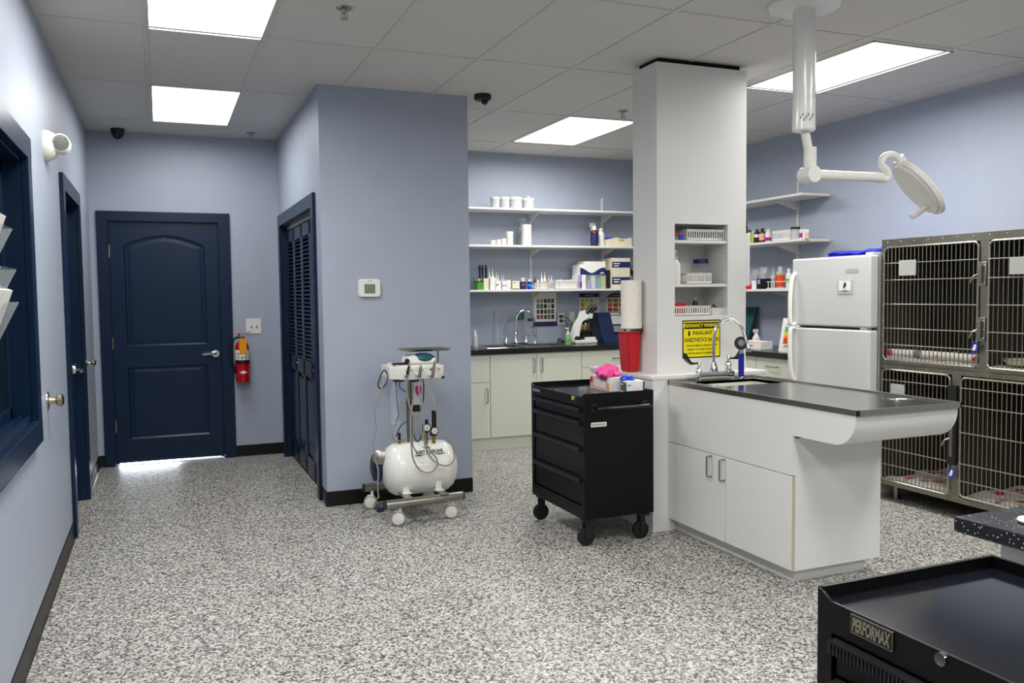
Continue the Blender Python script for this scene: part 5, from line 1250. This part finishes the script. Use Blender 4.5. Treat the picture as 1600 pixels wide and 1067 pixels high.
x0, x1, zt_ = nspan(1073, 1112, 426.5, 4.30); basket('small white slotted basket in the middle niche', x0, x1, 4.30, 4.40, Z1, zt_-Z1)
x0, x1, zt_ = nspan(1104, 1132, 406, 4.42)
JX = nX1-.066
t = thing('treat_jar', 'clear jar with navy lid holding brown treats, middle niche', 'jar', (JX, 4.465, Z1))
MB().lathe([(.055, .001), (.06, .006), (.06, .10), (.05, .125), (.042, .13)], (JX, 4.465, Z1), n=28).build('body', 'clear', t)
MB().lathe([(.044, .13), (.045, .131), (.045, .152), (.043, .155)], (JX, 4.465, Z1), n=28).build('lid', 'navyc', t)
mb_ = MB(); rr = random.Random(2)
for i in range(14): mb_.sphere((JX+rr.uniform(-.035, .03), 4.465+rr.uniform(-.03, .03), Z1+.013+.012*(i % 2)), .011, n=8, m=5)
mb_.solo('dog_treats', 'brown', 'brown treats in the bottom of the clear jar', 'treats', (JX, 4.465, Z1)); bpy.data.objects['dog_treats']['kind'] = 'stuff'
x0, x1, zt_ = nspan(1057.5, 1111, 478, 4.30); basket('long white slotted basket in the bottom niche', nX0+.006, x1, 4.30, 4.44, Z0, zt_-Z0)
x0, x1, zt_ = nspan(1112.5, 1134, 481, 4.31)
t = thing('white_tub', 'small open white tub with dark cord end, right of the bottom niche', 'tub', ((x0+x1)/2, 4.36, Z0))
R = [[(x0+e, 4.31+e, z), (x1-e, 4.31+e, z), (x1-e, 4.42-e, z), (x0+e, 4.42-e, z)] for z, e in ((Z0+.0005, .006), (zt_-.008, 0), (zt_-.006, -.003), (zt_, -.003), (zt_, .003), (Z0+.004, .009))]
MB().rings(R).build('body', 'white', t)
MB().tube([(x0+.02, 4.35, Z0+.03), (x0+.03, 4.35, zt_+.012), (x0+.045, 4.35, zt_+.016), (x0+.06, 4.35, zt_-.01)], .004, 8).build('cord_end', 'blackm', t)
MB().box((nX0+.012, 4.312, Z0+.006), (nX0+.10, 4.35, at(1065, 473, Y=4.31).z), .003).solo('red_pouch', 'red', 'red carton standing in the long bottom niche basket', 'box', (nX0+.055, 4.33, Z0+.006))
bottle('small dark bottle with white cap behind the long niche basket', nspan(1085, 1090, 466, 4.47)[0]+.01, 4.475, Z0, .034, nspan(1085, 1090, 464.5, 4.47)[2]-Z0, body='amber', name='small_bottle')

# ------------------------------------------------------------------ ALCOVE COUNTER ITEMS
def cspan(pa, pb, pyt, Y): a, b_ = at(pa, pyt, Y=Y), at(pb, pyt, Y=Y); return a.x, b_.x, (a.z+b_.z)/2
x0, x1, zt_ = cspan(737, 745, 516, 7.35)
bottle('white bottle at the left end of the black countertop', (x0+x1)/2+.005, 7.35, ZC, x1-x0, zt_-ZC, body='frost', name='white_bottle')
p_ = at(778, 486, Y=7.60)
MB().cyl((p_.x, 7.60, ZC+.001), (p_.x+.002, 7.665, p_.z-.03), .004, n=8).cyl((p_.x+.002, 7.665, p_.z-.035), (p_.x+.002, 7.668, p_.z), .009, n=10).solo('bottle_brush', 'frost', 'thin brush with white tip standing against the wall left of the faucet', 'brush', (p_.x, 7.62, ZC))
def wallcard(name, label, cat, px0, py0, px1, py1, m='paper', th=.002, yo=0, group=None):
    a, b_ = at(px0, py0, Y=YB), at(px1, py1, Y=YB)
    t_ = thing(name, label, cat, ((a.x+b_.x)/2, YB, b_.z), 0, group)
    MB().box((a.x, YB-yo-th, b_.z), (b_.x, YB-yo, a.z)).build('sheet', m, t_)
    return t_, a.x, b_.x, b_.z, a.z
t, x0, x1, z0, z1 = wallcard('wall_notice', 'small dark teal card on the wall behind the gooseneck faucet', 'notice', 808, 488, 819, 499.5, 'teal')
q = MB()
for i in range(5): q.box((x0+.01, YB-.0026, z1-.014-.014*i), (x1-.012-.012*(i % 2), YB-.002, z1-.010-.014*i))
q.build('printed_lines', 'raing', t)
for k, px in enumerate((826.5, 831)):
    c_ = at(px, 499.5, Y=YB); MB().box((c_.x-.012, YB-.012, c_.z-.014), (c_.x+.012, YB, c_.z+.014), .004).solo('wall_hook', 'teal', 'small teal hook on the wall, '+('left' if k == 0 else 'right')+' of the pair by the faucet', 'hook', (c_.x, YB, c_.z), group='teal hooks')
t, x0, x1, z0, z1 = wallcard('picture_chart', 'white chart of dark specimen photos over a purple sheet, right of the faucet', 'poster', 833, 457.5, 869, 502, 'paper', yo=.003)
a, b_ = at(833, 488, Y=YB), at(870.5, 509.5, Y=YB); MB().box((a.x, YB-.002, b_.z), (b_.x, YB, a.z)).build('purple_sheet', 'purple', t)
st_ = ['stamp7', 'stamp5', 'stamp3', 'ink', 'stamp1', 'stamp4']
def grid(t_, x0, x1, z0, z1, nx, nz, pal, gap=.18, y=YB-.0065, seed=1):
    rr = random.Random(seed); m = MB()
    for j in range(nz):
        for i in range(nx):
            m.use(rr.randrange(len(pal))); w_, h_ = (x1-x0)/nx, (z1-z0)/nz
            m.box((x0+w_*(i+gap/2), y, z0+h_*(j+gap/2)), (x0+w_*(i+1-gap/2), y+.001, z0+h_*(j+1-gap/2)))
            if rr.random() < .7:
                m.use(rr.randrange(len(pal))); cx, cz = x0+w_*(i+.5), z0+h_*(j+.5)
                m.box((cx-w_*.14, y-.0006, cz-h_*.2), (cx+w_*.16, y, cz+h_*.16))
    m.build('photo_grid', pal, t_)
grid(t, x0+.03, x1-.02, z0+.02, z1-.055, 5, 4, ['stamp7', 'stamp7', 'ink', 'stamp3', 'stamp5'], gap=.22, seed=4)
for nm, l_, pa, pb, pal, sd, bot in (('urine_sediment_chart', 'tall chart of yellow and lime squares behind the microscope', 905, 936, ['stamp2', 'stamp1', 'stamp3', 'stamp5', 'yellow2', 'stamp4'], 3, 527), ('specimen_chart', 'chart of red and green squares behind the dark blue machine', 947, 985, ['stamp6', 'stamp5', 'stamp1', 'stamp3', 'stamp6', 'stamp7'], 8, 527)):
    t, x0, x1, z0, z1 = wallcard(nm.replace('urine_sediment_chart', 'colour_chart').replace('specimen_chart', 'colour_chart'), l_, 'poster', pa, 458.5, pb, bot, 'card', group=None)
    MB().box((x0, YB-.003, z1-.04), (x1, YB-.0019, z1)).build('header_band', 'purple', t)
    MB().box((x0+.06, YB-.0036, z1-.026), (x1-.06, YB-.003, z1-.016)).build('header_text', 'stamp4', t)
    grid(t, x0+.01, x1-.01, z0+.08, z1-.048, 4, 7, pal, gap=.2, y=YB-.0032, seed=sd)
    MB().box((x1-.07, YB-.0026, z0+.02), (x1-.03, YB-.002, z0+.035)).build('footer_text', 'greyink', t)
for k, (px0, py0, px1, py1) in enumerate(((871, 489, 882, 507), (889, 487.5, 898, 505))):
    a, b_ = at(px0, py0, Y=YB), at(px1, py1, Y=YB)
    t = thing('power_outlet', 'white wall outlet '+('with two black plugs, left of the pair' if k == 0 else 'behind the microscope, right of the pair'), 'outlet', ((a.x+b_.x)/2, YB, b_.z), 0, 'wall outlets over the countertop')
    MB().box((a.x, YB-.007, b_.z), (b_.x, YB, a.z), .003).build('plate', 'white', t)
    for fz in (.3, .7):
        z_ = b_.z+(a.z-b_.z)*fz; MB().rbox(((a.x+b_.x)/2-.016, YB-.009, z_-.014), ((a.x+b_.x)/2+.016, YB-.006, z_+.014), .008, 'y').build('socket', 'paper' if k else 'greyink', t)
a = at(876.5, 494, Y=YB-.03); b_ = at(877, 501, Y=YB-.03)
t = thing('appliance_cords', 'black power cords plugged into the left outlet, running behind the microscope', 'cord', (a.x, YB-.03, ZC), 0)
for c_, e in ((a, at(893, 505, Y=7.6)), (b_, at(886, 512, Y=7.6))):
    cc = MB().cyl((c_.x, YB-.0095, c_.z), (c_.x, YB-.045, c_.z), .012, n=14).tube([(c_.x, YB-.045, c_.z), (c_.x+.04, YB-.06, c_.z-.01), e, (e.x+.03, 7.62, ZC+.08), (e.x+.05, 7.62, ZC+.012)], .004, 8).build('plug_and_lead', 'blackm', t)
p0 = at(866, 541, Z=ZC+.008)
MB().tube([(4.10, 7.52, ZC+.006), (4.13, 7.56, ZC+.03), (4.17, 7.60, ZC+.035), (4.20, 7.58, ZC+.012), (4.24, 7.60, ZC+.03), (4.28, 7.63, ZC+.006), (4.20, 7.64, ZC+.006), (4.15, 7.62, ZC+.03)], .005, 8).solo('coiled_cord', 'rubber', 'black cord coiled on the countertop left of the hand soap', 'cord', (4.18, 7.58, ZC))
x0, x1, zt_ = cspan(884.5, 893, 512, 7.30)
bottle('pale green hand soap bottle with white pump beside the microscope', (x0+x1)/2, 7.32, ZC, x1-x0, zt_-ZC, body='stamp5', kind='pump', lab='raing', name='soap_pump_bottle', labz=(.1, .35))
# microscope, seen from its side
def mp(px, py): return at(px, py, Y=7.40)
bx0, bx1 = mp(893, 540).x, mp(927, 540).x
t = thing('microscope', 'white and black binocular microscope on the black countertop', 'microscope', ((bx0+bx1)/2, 7.40, ZC))
MB().box((bx0, 7.31, ZC), (bx1, 7.49, ZC+.035), .008).box(((bx0+bx1)/2, 7.33, ZC+.035), (bx1-.005, 7.47, ZC+.058), .008).build('base', 'white', t)
armp = [mp(*q) for q in ((893, 540), (893.5, 523), (898, 507), (905, 496), (908, 487), (915, 484.5), (918, 489), (924, 490), (923, 497), (912, 499), (907, 503), (904.5, 512), (903, 524), (903, 534))]
MB().prism([(p.x, max(p.z, ZC+.02)) for p in armp], 'xz', 7.365, 7.435).build('arm', 'whiteg', t)
MB().cyl(mp(917, 496), mp(917, 489), .045, .04, n=24).build('head', 'white', t)
e0, e1 = mp(914, 489), mp(921, 480); e2, e3 = mp(921, 491), mp(932, 480.5)
for s_, (u, v) in ((-.032, (e0, e1)), (.032, (e2, e3))):
    u, v = Vector(u)+Vector((0, s_, 0)), Vector(v)+Vector((0, s_, 0))
    MB().cyl(u, v, .020, n=18).cyl(v-(v-u)*.25, v+(v-u)*.12, .024, .021, n=18).build('eyepiece', 'blackm', t)
c_ = mp(915, 500)
tb = MB().lathe([(.036, 0), (.034, -.02), (.022, -.028)], c_, (0, 0, 1), 20).build('nosepiece', 'blackm', t)
m_ = MB()
for a_, ln in ((0, .05), (2.1, .035), (4.2, .03)): m_.cyl(c_+Vector((.014*cos(a_), .014*sin(a_), -.02)), c_+Vector((.03*cos(a_), .03*sin(a_), -.02-ln*.8)), .010, .007, n=12)
m_.build('objectives', 'steel', tb)
a, b_ = mp(904, 515), mp(932, 518)
MB().box((a.x, 7.33, b_.z), (b_.x, 7.47, a.z), .003).build('stage', 'blackm', t)
a, b_ = mp(906, 518), mp(923, 530); MB().box((a.x, 7.36, b_.z), (b_.x-.02, 7.44, a.z), .006).cyl((b_.x, 7.38, b_.z+.01), (b_.x, 7.38, a.z), .012, n=12).build('substage', 'blackm', t)
c_ = mp(899, 529.5)
for s_ in (-1, 1): MB().cyl((c_.x, 7.40+s_*.036, c_.z), (c_.x, 7.40+s_*.065, c_.z), .030, .027, n=24).cyl((c_.x, 7.40+s_*.065, c_.z), (c_.x, 7.40+s_*.085, c_.z), .018, n=20).build('focus_knob', 'blackm', t)
# dark blue analyser
a, b_ = at(939, 540, Y=7.42), at(977, 488, Y=7.42)
X0_, X1_ = a.x, b_.x; zt_ = b_.z
t = thing('blood_analyzer', 'dark blue bench analyser with grey screen, behind the red sharps container', 'analyser', ((X0_+X1_)/2, 7.5, ZC))
MB().prism([(7.34, ZC), (7.66, ZC), (7.66, zt_-.03), (7.58, zt_), (7.50, zt_), (7.40, ZC+.08)], 'yz', X0_+.0, X1_).build('housing', 'bluemach', t)
xs0 = at(955, 500, Y=7.46).x
R_ = lambda f: (7.40+.10*f, ZC+.08+(zt_-ZC-.08)*f)
def slab(f0, f1, xa, xb, d, nm, mt_):
    (y0, z0), (y1, z1) = R_(f0), R_(f1); n_ = Vector((0, -(zt_-ZC-.08), .10)).normalized()
    MB().rings([[(xa, y0, z0), (xb, y0, z0), (xb, y1, z1), (xa, y1, z1)], [(xa, y0+n_.y*d, z0+n_.z*d), (xb, y0+n_.y*d, z0+n_.z*d), (xb, y1+n_.y*d, z1+n_.z*d), (xa, y1+n_.y*d, z1+n_.z*d)]]).build(nm, mt_, t)
slab(.02, .97, xs0-.03, X1_-.005, .012, 'bezel', 'bluemach'); slab(.42, .82, xs0, X1_-.03, .014, 'screen', 'applg'); slab(.06, .34, xs0, X1_-.03, .014, 'front_panel', 'greyink'); slab(.86, .95, xs0, X1_-.03, .014, 'top_label', 'applg')

# right counter items
p_ = at(1190, 545, Z=ZC)
bt = at(1177, 480, X=5.52)
MB().prism([(5.44, ZC), (5.46, ZC), (5.58, bt.z), (5.56, bt.z)], 'xz', bt.y, bt.y+.45).solo('teal_board', 'teal', 'dark teal board leaning on the right wall beside the column', 'board', (5.5, bt.y+.2, ZC))
a, b_ = at(1160, 540, X=5.10), at(1189, 534, X=5.10)
carton('carton', (5.10, b_.y, ZC), (5.22, b_.y+.26, b_.z), 'paper', 'low white carton on the right counter by the column', 'box', parts=[('red_stripe', 'pinkbox', (-1.01, -.9, .85), (-.98, .9, .95)), ('print', 'greyink', (-1.01, -.2, .35), (-.98, .2, .5))])
a, b_ = at(1175, 514, X=5.27), at(1186, 514, X=5.27)
bottle('white spray bottle behind the low white carton on the right counter', 5.28, (a.y+b_.y)/2, ZC, .07, a.z-ZC, kind='spray', name='spray_bottle', body='white')
a, b_ = at(1217, 497, X=5.12), at(1240, 547, X=5.12)
yl = at(1216, 546, X=5.10).y
t = thing('shade_chart', 'white standing card with rainbow colour blocks on the counter beside the refrigerator', 'chart', (5.12, yl-.08, ZC))
zt_ = a.z; W_ = .20
MB().prism([(5.10, ZC), (5.103, ZC), (5.153, zt_), (5.150, zt_)], 'xz', yl-W_, yl).prism([(5.20, ZC), (5.203, ZC), (5.153, zt_), (5.150, zt_)], 'xz', yl-W_, yl).build('folded_card', 'paper', t)
fx = lambda z: 5.10+.05*(z-ZC)/(zt_-ZC)
for i, mt_ in enumerate(('rainr', 'rainr', 'raino', 'rainy', 'raing', 'raint')):
    z0_ = ZC+(zt_-ZC)*(.24+.085*i); z1_ = z0_+(zt_-ZC)*.085
    MB().prism([(fx(z0_)-.0012, z0_), (fx(z0_), z0_), (fx(z1_), z1_), (fx(z1_)-.0012, z1_)], 'xz', yl-.14, yl-.04).build('colour_block', mt_, t)
q = MB()
for i, z_ in enumerate((.8, .86, .92, .14, .18)):
    z0_ = ZC+(zt_-ZC)*z_; q.box((fx(z0_)-.0014, yl-.13, z0_), (fx(z0_)+.0003, yl-.05-.01*(i % 3), z0_+.006))
q.build('printed_lines', 'greyink', t)

# ------------------------------------------------------------------ REFRIGERATOR
FX = 4.80; FY0, FY1 = 4.243, 4.99
t = thing('refrigerator', 'white top-freezer refrigerator between the right wall shelves and the steel cages', 'refrigerator', (5.2, 4.615, 0))
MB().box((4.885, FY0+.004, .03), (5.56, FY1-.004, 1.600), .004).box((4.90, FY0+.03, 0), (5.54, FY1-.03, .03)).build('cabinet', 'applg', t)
MB().box((4.86, FY0+.02, .035), (4.885, FY1-.02, .10), .003).build('kick_grille', 'blackm', t)
MB().box((4.874, FY0+.012, .11), (4.886, FY1-.012, 1.60)).build('door_gasket', 'greyink', t)
for nm, z0, z1, ha, hb, l_ in (('freezer_door', 1.136, 1.617, 1.515, 1.142, None), ('fresh_food_door', .105, 1.120, 1.114, .72, None)):
    d_ = MB().box((FX, FY0, z0), (4.873, FY1, z1), .014, 4).build(nm, 'appliance', t)
    yh = FY1-.035
    pts_ = [(FX+.002, yh, ha), (FX-.030, yh, ha+(.01 if nm[0] == 'f' and ha > 1.2 else -.012)), (FX-.042, yh, (ha*.75+hb*.25)), (FX-.036, yh, (ha+hb)/2), (FX-.022, yh, hb*.8+ha*.2), (FX+.004, yh, hb)]
    if nm == 'fresh_food_door': pts_ = [(FX+.002, yh, ha), (FX-.036, yh, ha-.004), (FX-.046, yh, ha-.10), (FX-.042, yh, ha-.22), (FX-.028, yh, ha-.34), (FX+.004, yh, hb)]
    if nm == 'freezer_door': pts_ = [(FX+.004, yh, ha), (FX-.028, yh, ha-.04), (FX-.042, yh, ha-.14), (FX-.046, yh, ha-.26), (FX-.038, yh, hb+.004), (FX+.002, yh, hb)]
    MB().tube(pts_, .016, 12, sub=6).build('handle', 'white', d_)
    if nm == 'freezer_door':
        a, b_ = at(1322, 420, X=FX), at(1342, 426, X=FX)
        MB().box((FX-.0015, b_.y, b_.z), (FX+.001, a.y, a.z), .0007, 1).build('maker_plate', 'applg', d_)
MB().box((4.83, FY0+.01, 1.60), (4.95, FY0+.075, 1.635), .005).build('hinge_cover', 'appliance', t)
MB().box((4.812, FY0+.04, 1.119), (4.86, FY0+.10, 1.137), .002).build('hinge_plate', 'white', t)
a, b_ = at(1309, 437, X=FX), at(1333, 459, X=FX)
t = thing('fridge_notice', 'small white notice with a blue figure on the freezer door', 'notice', (FX-.002, (a.y+b_.y)/2, b_.z))
MB().box((FX-.004, b_.y, b_.z), (FX-.0005, a.y, a.z), .001, 1).build('plastic_sleeve', 'frost', t)
MB().box((FX-.005, b_.y+.018, b_.z+.022), (FX-.0038, a.y-.014, a.z-.008)).build('sheet', 'paper', t)
cy_, cz_ = (a.y+b_.y)/2, (a.z+b_.z)/2+.008
MB().box((FX-.0058, cy_-.006, cz_-.02), (FX-.0049, cy_+.010, cz_+.022), .0003, 1, rot=Matrix.Rotation(radians(18), 3, 'X')).box((FX-.0058, cy_-.014, cz_-.004), (FX-.0049, cy_+.012, cz_+.006)).box((FX-.0058, cy_-.02, cz_-.038), (FX-.0049, cy_+.02, cz_-.033)).build('blue_figure', 'navyc', t)
# folded blue fabric on the refrigerator
mb_ = MB(); ya, yb = FY0+.02, at(1298, 400, X=5.0).y; R = []
n = 26
for i in range(n+1):
    u = i/n; y_ = ya+(yb-ya)*u; w1 = .006*sin(u*9)+.004*sin(u*23)
    top_ = 1.655+.010*(1-u)+w1
    R.append([(4.97, y_, 1.6015), (5.42, y_, 1.6015), (5.43, y_, 1.625), (5.42, y_, top_), (5.2, y_, top_+.006), (4.985, y_, top_), (4.965, y_, 1.645+w1), (4.985, y_, 1.636), (4.965, y_, 1.628), (4.96, y_, 1.612)])
mb_.rings(R).solo('folded_blue_mat', 'bluefab', 'folded blue fabric mat lying on top of the refrigerator', 'mat', (5.2, 4.5, 1.6015))

# ------------------------------------------------------------------ STEEL CAGES
GXF = 4.90; GY1, GY0 = 4.237, 2.30; GXB = 5.58
def cage_bank(label, z0, z1, doors, hz_, name='steel_cage_bank'):
    """doors: list of (y_far, y_near, z0, z1) openings, from far to near"""
    t_ = thing(name, label, 'animal cages', ((GXF+GXB)/2, (GY0+GY1)/2, z0))
    # shell
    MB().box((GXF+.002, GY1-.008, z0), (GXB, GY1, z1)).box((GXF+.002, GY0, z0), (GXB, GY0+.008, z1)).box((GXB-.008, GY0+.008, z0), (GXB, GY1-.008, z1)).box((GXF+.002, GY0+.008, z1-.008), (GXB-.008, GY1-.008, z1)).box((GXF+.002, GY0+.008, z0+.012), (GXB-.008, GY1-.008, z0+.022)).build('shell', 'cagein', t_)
    f = MB(); ys = [GY1]+[v for d in doors for v in (d[0], d[1])]+[GY0]
    zb_, zt_ = min(d[2] for d in doors), max(d[3] for d in doors)
    f.box((GXF-.012, GY0, zt_), (GXF+.002, GY1, z1), .001, 1).box((GXF-.012, GY0, z0), (GXF+.002, GY1, zb_), .001, 1)
    for i in range(0, len(ys), 2):
        if ys[i]-ys[i+1] > .004: f.box((GXF-.0115, ys[i+1], zb_), (GXF+.001, ys[i], zt_))
    f.build('front_frame', 'cagesteel', t_)
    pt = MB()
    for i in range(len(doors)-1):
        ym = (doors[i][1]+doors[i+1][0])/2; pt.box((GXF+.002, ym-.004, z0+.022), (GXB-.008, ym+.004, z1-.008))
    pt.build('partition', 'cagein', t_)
    rv = MB(); y_ = GY1-.05
    while y_ > GY0+.03:
        for z_ in (z1-.020, z0+.02): rv.sphere((GXF-.012, y_, z_), .0045, (.6, 1, 1), 8, 5)
        y_ -= .105
    for z_ in [z0+.08+.1*i for i in range(int((z1-z0-.1)/.1))]: rv.sphere((GXF-.012, GY1-.012, z_), .0045, (.6, 1, 1), 8, 5)
    rv.build('rivets', 'bar', t_)
    out = []
    for i, (yf, yn, za, zb2) in enumerate(doors):
        r = .005; x_ = GXF-.018; e = .012; cr = .03
        yA, yB_, zA, zB = yf-e+.006, yn+e-.006, za+.004, zb2-.004
        P = []
        for cy_, cz_, a0 in ((yA-cr, zB-cr, 0), (yB_+cr, zB-cr, 90), (yB_+cr, zA+cr, 180), (yA-cr, zA+cr, 270)):
            for k in range(5):
                a = radians(a0+90*k/4); P.append((x_, cy_+cr*cos(a), cz_+cr*sin(a)))
        P = P+[P[0]]
        d = MB().tube(P, .0065, 8, sub=1).build('cage_door', 'bar', t_)
        g_ = MB(); n = max(6, round((yA-yB_)/.0295))
        for k in range(1, n):
            y_ = yA+(yB_-yA)*k/n; g_.cyl((x_, y_, zA), (x_, y_, zB), .0030, n=8)
        g_.build('vertical_bars', 'bar', d)
        g_ = MB()
        for z_ in hz_: g_.cyl((x_-.006, yA+.004, z_), (x_-.006, yB_-.004, z_), .0036, n=8)
        g_.build('cross_bars', 'bar', d)
        out.append(d)
    return t_, out
U, ud = cage_bank('upper pair of steel cages with barred doors beside the refrigerator', .905, 1.712, [(4.212, 3.512, .925, 1.662), (3.452, 2.72, .925, 1.662)], (1.556, 1.448, 1.293, 1.137, 1.032))
Lw, ld = cage_bank('lower steel cages with barred doors under the upper pair', .105, .903, [(4.216, 3.688, .135, .872), (3.622, 2.93, .145, .865)], (.800, .695, .535, .348, .245), name='steel_cage_bank')
lg = MB()
for y_ in (GY1-.06, (GY0+GY1)/2, GY0+.06):
    for x_ in (GXF+.08, GXB-.06): MB().cyl((x_, y_, 0), (x_, y_, .105), .02, n=14).build('foot', 'cagesteel', Lw)
def holder(parent, ya, yb, za, zb2):
    c = MB().box((GXF-.034, yb, za), (GXF-.026, ya, zb2), .001, 1).build('card_holder', 'applg', parent)
    return c
a, b_ = at(1405, 407, X=GXF-.03), at(1431, 430, X=GXF-.03); holder(ud[0], a.y, b_.y, b_.z, a.z)
a = at(1578, 402, X=GXF-.03); holder(ud[1], a.y, a.y-.13, a.z-.095, a.z)
a, b_ = at(1392, 599, X=GXF-.03), at(1413, 617, X=GXF-.03); holder(ld[0], a.y, b_.y, b_.z-.02, a.z)
def latch(parent, y_, z0, z1):
    m = MB().box((GXF-.020, y_-.03, z0), (GXF-.0125, y_+.03, z1), .002, 1)
    m.box((GXF-.034, y_-.012, z0+.02), (GXF-.02, y_+.012, z1-.02), .004)
    m.build('latch_plate', 'cagesteel', parent)
    m = MB()
    for z_ in (z0+.02, (z0+z1)/2, z1-.02):
        for yy in (-.022, .022): m.sphere((GXF-.021, y_+yy, z_), .005, (.6, 1, 1), 8, 5)
    m.build('latch_bolts', 'bar', parent)
    MB().tube([(GXF-.03, y_+.01, (z0+z1)/2), (GXF-.05, y_+.03, (z0+z1)/2-.015), (GXF-.045, y_+.05, (z0+z1)/2-.05)], .005, 8).build('latch_lever', 'bar', parent)
latch(ud[0], 3.497, 1.40, 1.54); latch(ud[0], 3.497, 1.08, 1.22); latch(ld[0], 3.672, .36, .62)
MB().box((GXF-.032, 3.64, .33), (GXF-.0125, 3.70, .81), .004).build('latch_channel', 'blackm', ld[0])
# blankets
def blanket(label, x0, x1, y0, y1, z, roll=False, seed=1, amp=.008):
    rr = random.Random(seed); m = MB(); nx, ny = 22, 30
    ph = [rr.uniform(0, 6) for _ in range(6)]
    hf = lambda x, y: z+.006+amp*(1+sin(x*21+ph[0]+3*sin(y*6+ph[1])))+amp*.8*(1+sin(y*17+ph[2]+2*sin(x*9+ph[3])))
    V = [[m.bm.verts.new((x0+(x1-x0)*i/nx, y0+(y1-y0)*j/ny, hf(x0+(x1-x0)*i/nx, y0+(y1-y0)*j/ny))) for j in range(ny+1)] for i in range(nx+1)]
    B = [[m.bm.verts.new((x0+(x1-x0)*i/nx, y0+(y1-y0)*j/ny, z+.001)) for j in range(ny+1)] for i in range(nx+1)]
    for i in range(nx):
        for j in range(ny):
            m.bm.faces.new((V[i][j], V[i+1][j], V[i+1][j+1], V[i][j+1])); m.bm.faces.new((B[i][j], B[i][j+1], B[i+1][j+1], B[i+1][j]))
    for i in range(nx): m.bm.faces.new((V[i][0], B[i][0], B[i+1][0], V[i+1][0])); m.bm.faces.new((V[i][ny], V[i+1][ny], B[i+1][ny], B[i][ny]))
    for j in range(ny): m.bm.faces.new((V[0][j], V[0][j+1], B[0][j+1], B[0][j])); m.bm.faces.new((V[nx][j], B[nx][j], B[nx][j+1], V[nx][j+1]))
    if roll: m.tube([(x0+.02, y0+.01, z+.045), (x0+.025, (y0+y1)/2, z+.048), (x0+.02, y1-.01, z+.045)], .027, 14)
    return m.solo('pet_blanket', 'blanket', label, 'blanket', ((x0+x1)/2, (y0+y1)/2, z), group='patterned blankets in the cages')
blanket('white blanket with red prints and a rolled front edge in the upper left cage', 4.915, 5.55, 3.50, 4.215, .9275, True, 1)
blanket('white blanket with red and grey prints in the lower left cage', 4.915, 5.55, 3.67, 4.215, .1275, False, 2)
blanket('white blanket with red and grey prints in the lower right cage', 4.915, 5.55, 2.92, 3.64, .1275, False, 3)
blanket('pale blanket under the bowl in the upper right cage', 4.915, 5.55, 2.72, 3.45, .9275, False, 5, .003)
c_ = at(1592, 571, X=5.0)
t = thing('pet_bowl', 'pale yellow pet dish with wire ring in the upper right cage', 'bowl', (5.03, c_.y, .95))
MB().lathe([(.05, 0), (.075, .004), (.10, .03), (.098, .034), (.07, .010), (.001, .008)], (5.03, c_.y, .947), n=32).build('dish', 'card', t)
MB().tube([(5.03+.104*cos(a_*pi/12), c_.y+.104*sin(a_*pi/12), .982) for a_ in range(25)], .003, 6, sub=1).build('wire_ring', 'bar', t)
# blue clips
for k, (q, l_) in enumerate((((1522.5, 543), 'blue plastic tag clip hanging on the upper left cage door'), ((1486, 739), 'blue plastic tag clip hanging on the lower left cage door'))):
    c_ = at(q[0], q[1], X=GXF-.04)
    t = thing('tag_clip', l_, 'clip', (GXF-.04, c_.y, c_.z), 0, 'blue clips on the cage doors')
    P = [(GXF-.04, c_.y+.018*cos(a_), c_.z+.034*sin(a_)) for a_ in [2*pi*i/16 for i in range(17)]]
    MB().tube(P, .0035, 8, sub=1).build('ring', 'blue', t)
    MB().box((GXF-.043, c_.y-.010, c_.z-.018), (GXF-.038, c_.y+.008, c_.z+.018), .001, rot=Matrix.Rotation(.4, 3, 'X')).build('white_tag', 'paper', t)

# ------------------------------------------------------------------ NEAR RIGHT COUNTER
c_ = at(1489, 806, Z=.86)
t = thing('speckled_counter', 'black white-speckled counter top on a white base, right edge of the view', 'counter', (c_.x+.5, c_.y-.6, 0))
MB().box((c_.x, c_.y-1.9, .823), (c_.x+1.3, c_.y, .86), .006, 3).build('counter_top', 'speck', t)
MB().box((c_.x+.07, c_.y-1.85, .08), (c_.x+1.28, c_.y-.07, .823)).box((c_.x+.11, c_.y-1.83, 0), (c_.x+1.26, c_.y-.11, .08)).build('base_cabinet', 'laminate', t)
d_ = at(1614, 815, Z=.862)
MB().lathe([(.028, 0), (.032, .004), (.030, .008), (.001, .009)], (d_.x, d_.y, .8603), n=28).solo('counter_grommet', 'white', 'small round white cap on the speckled counter at the right edge', 'cap', (d_.x, d_.y, .8603))
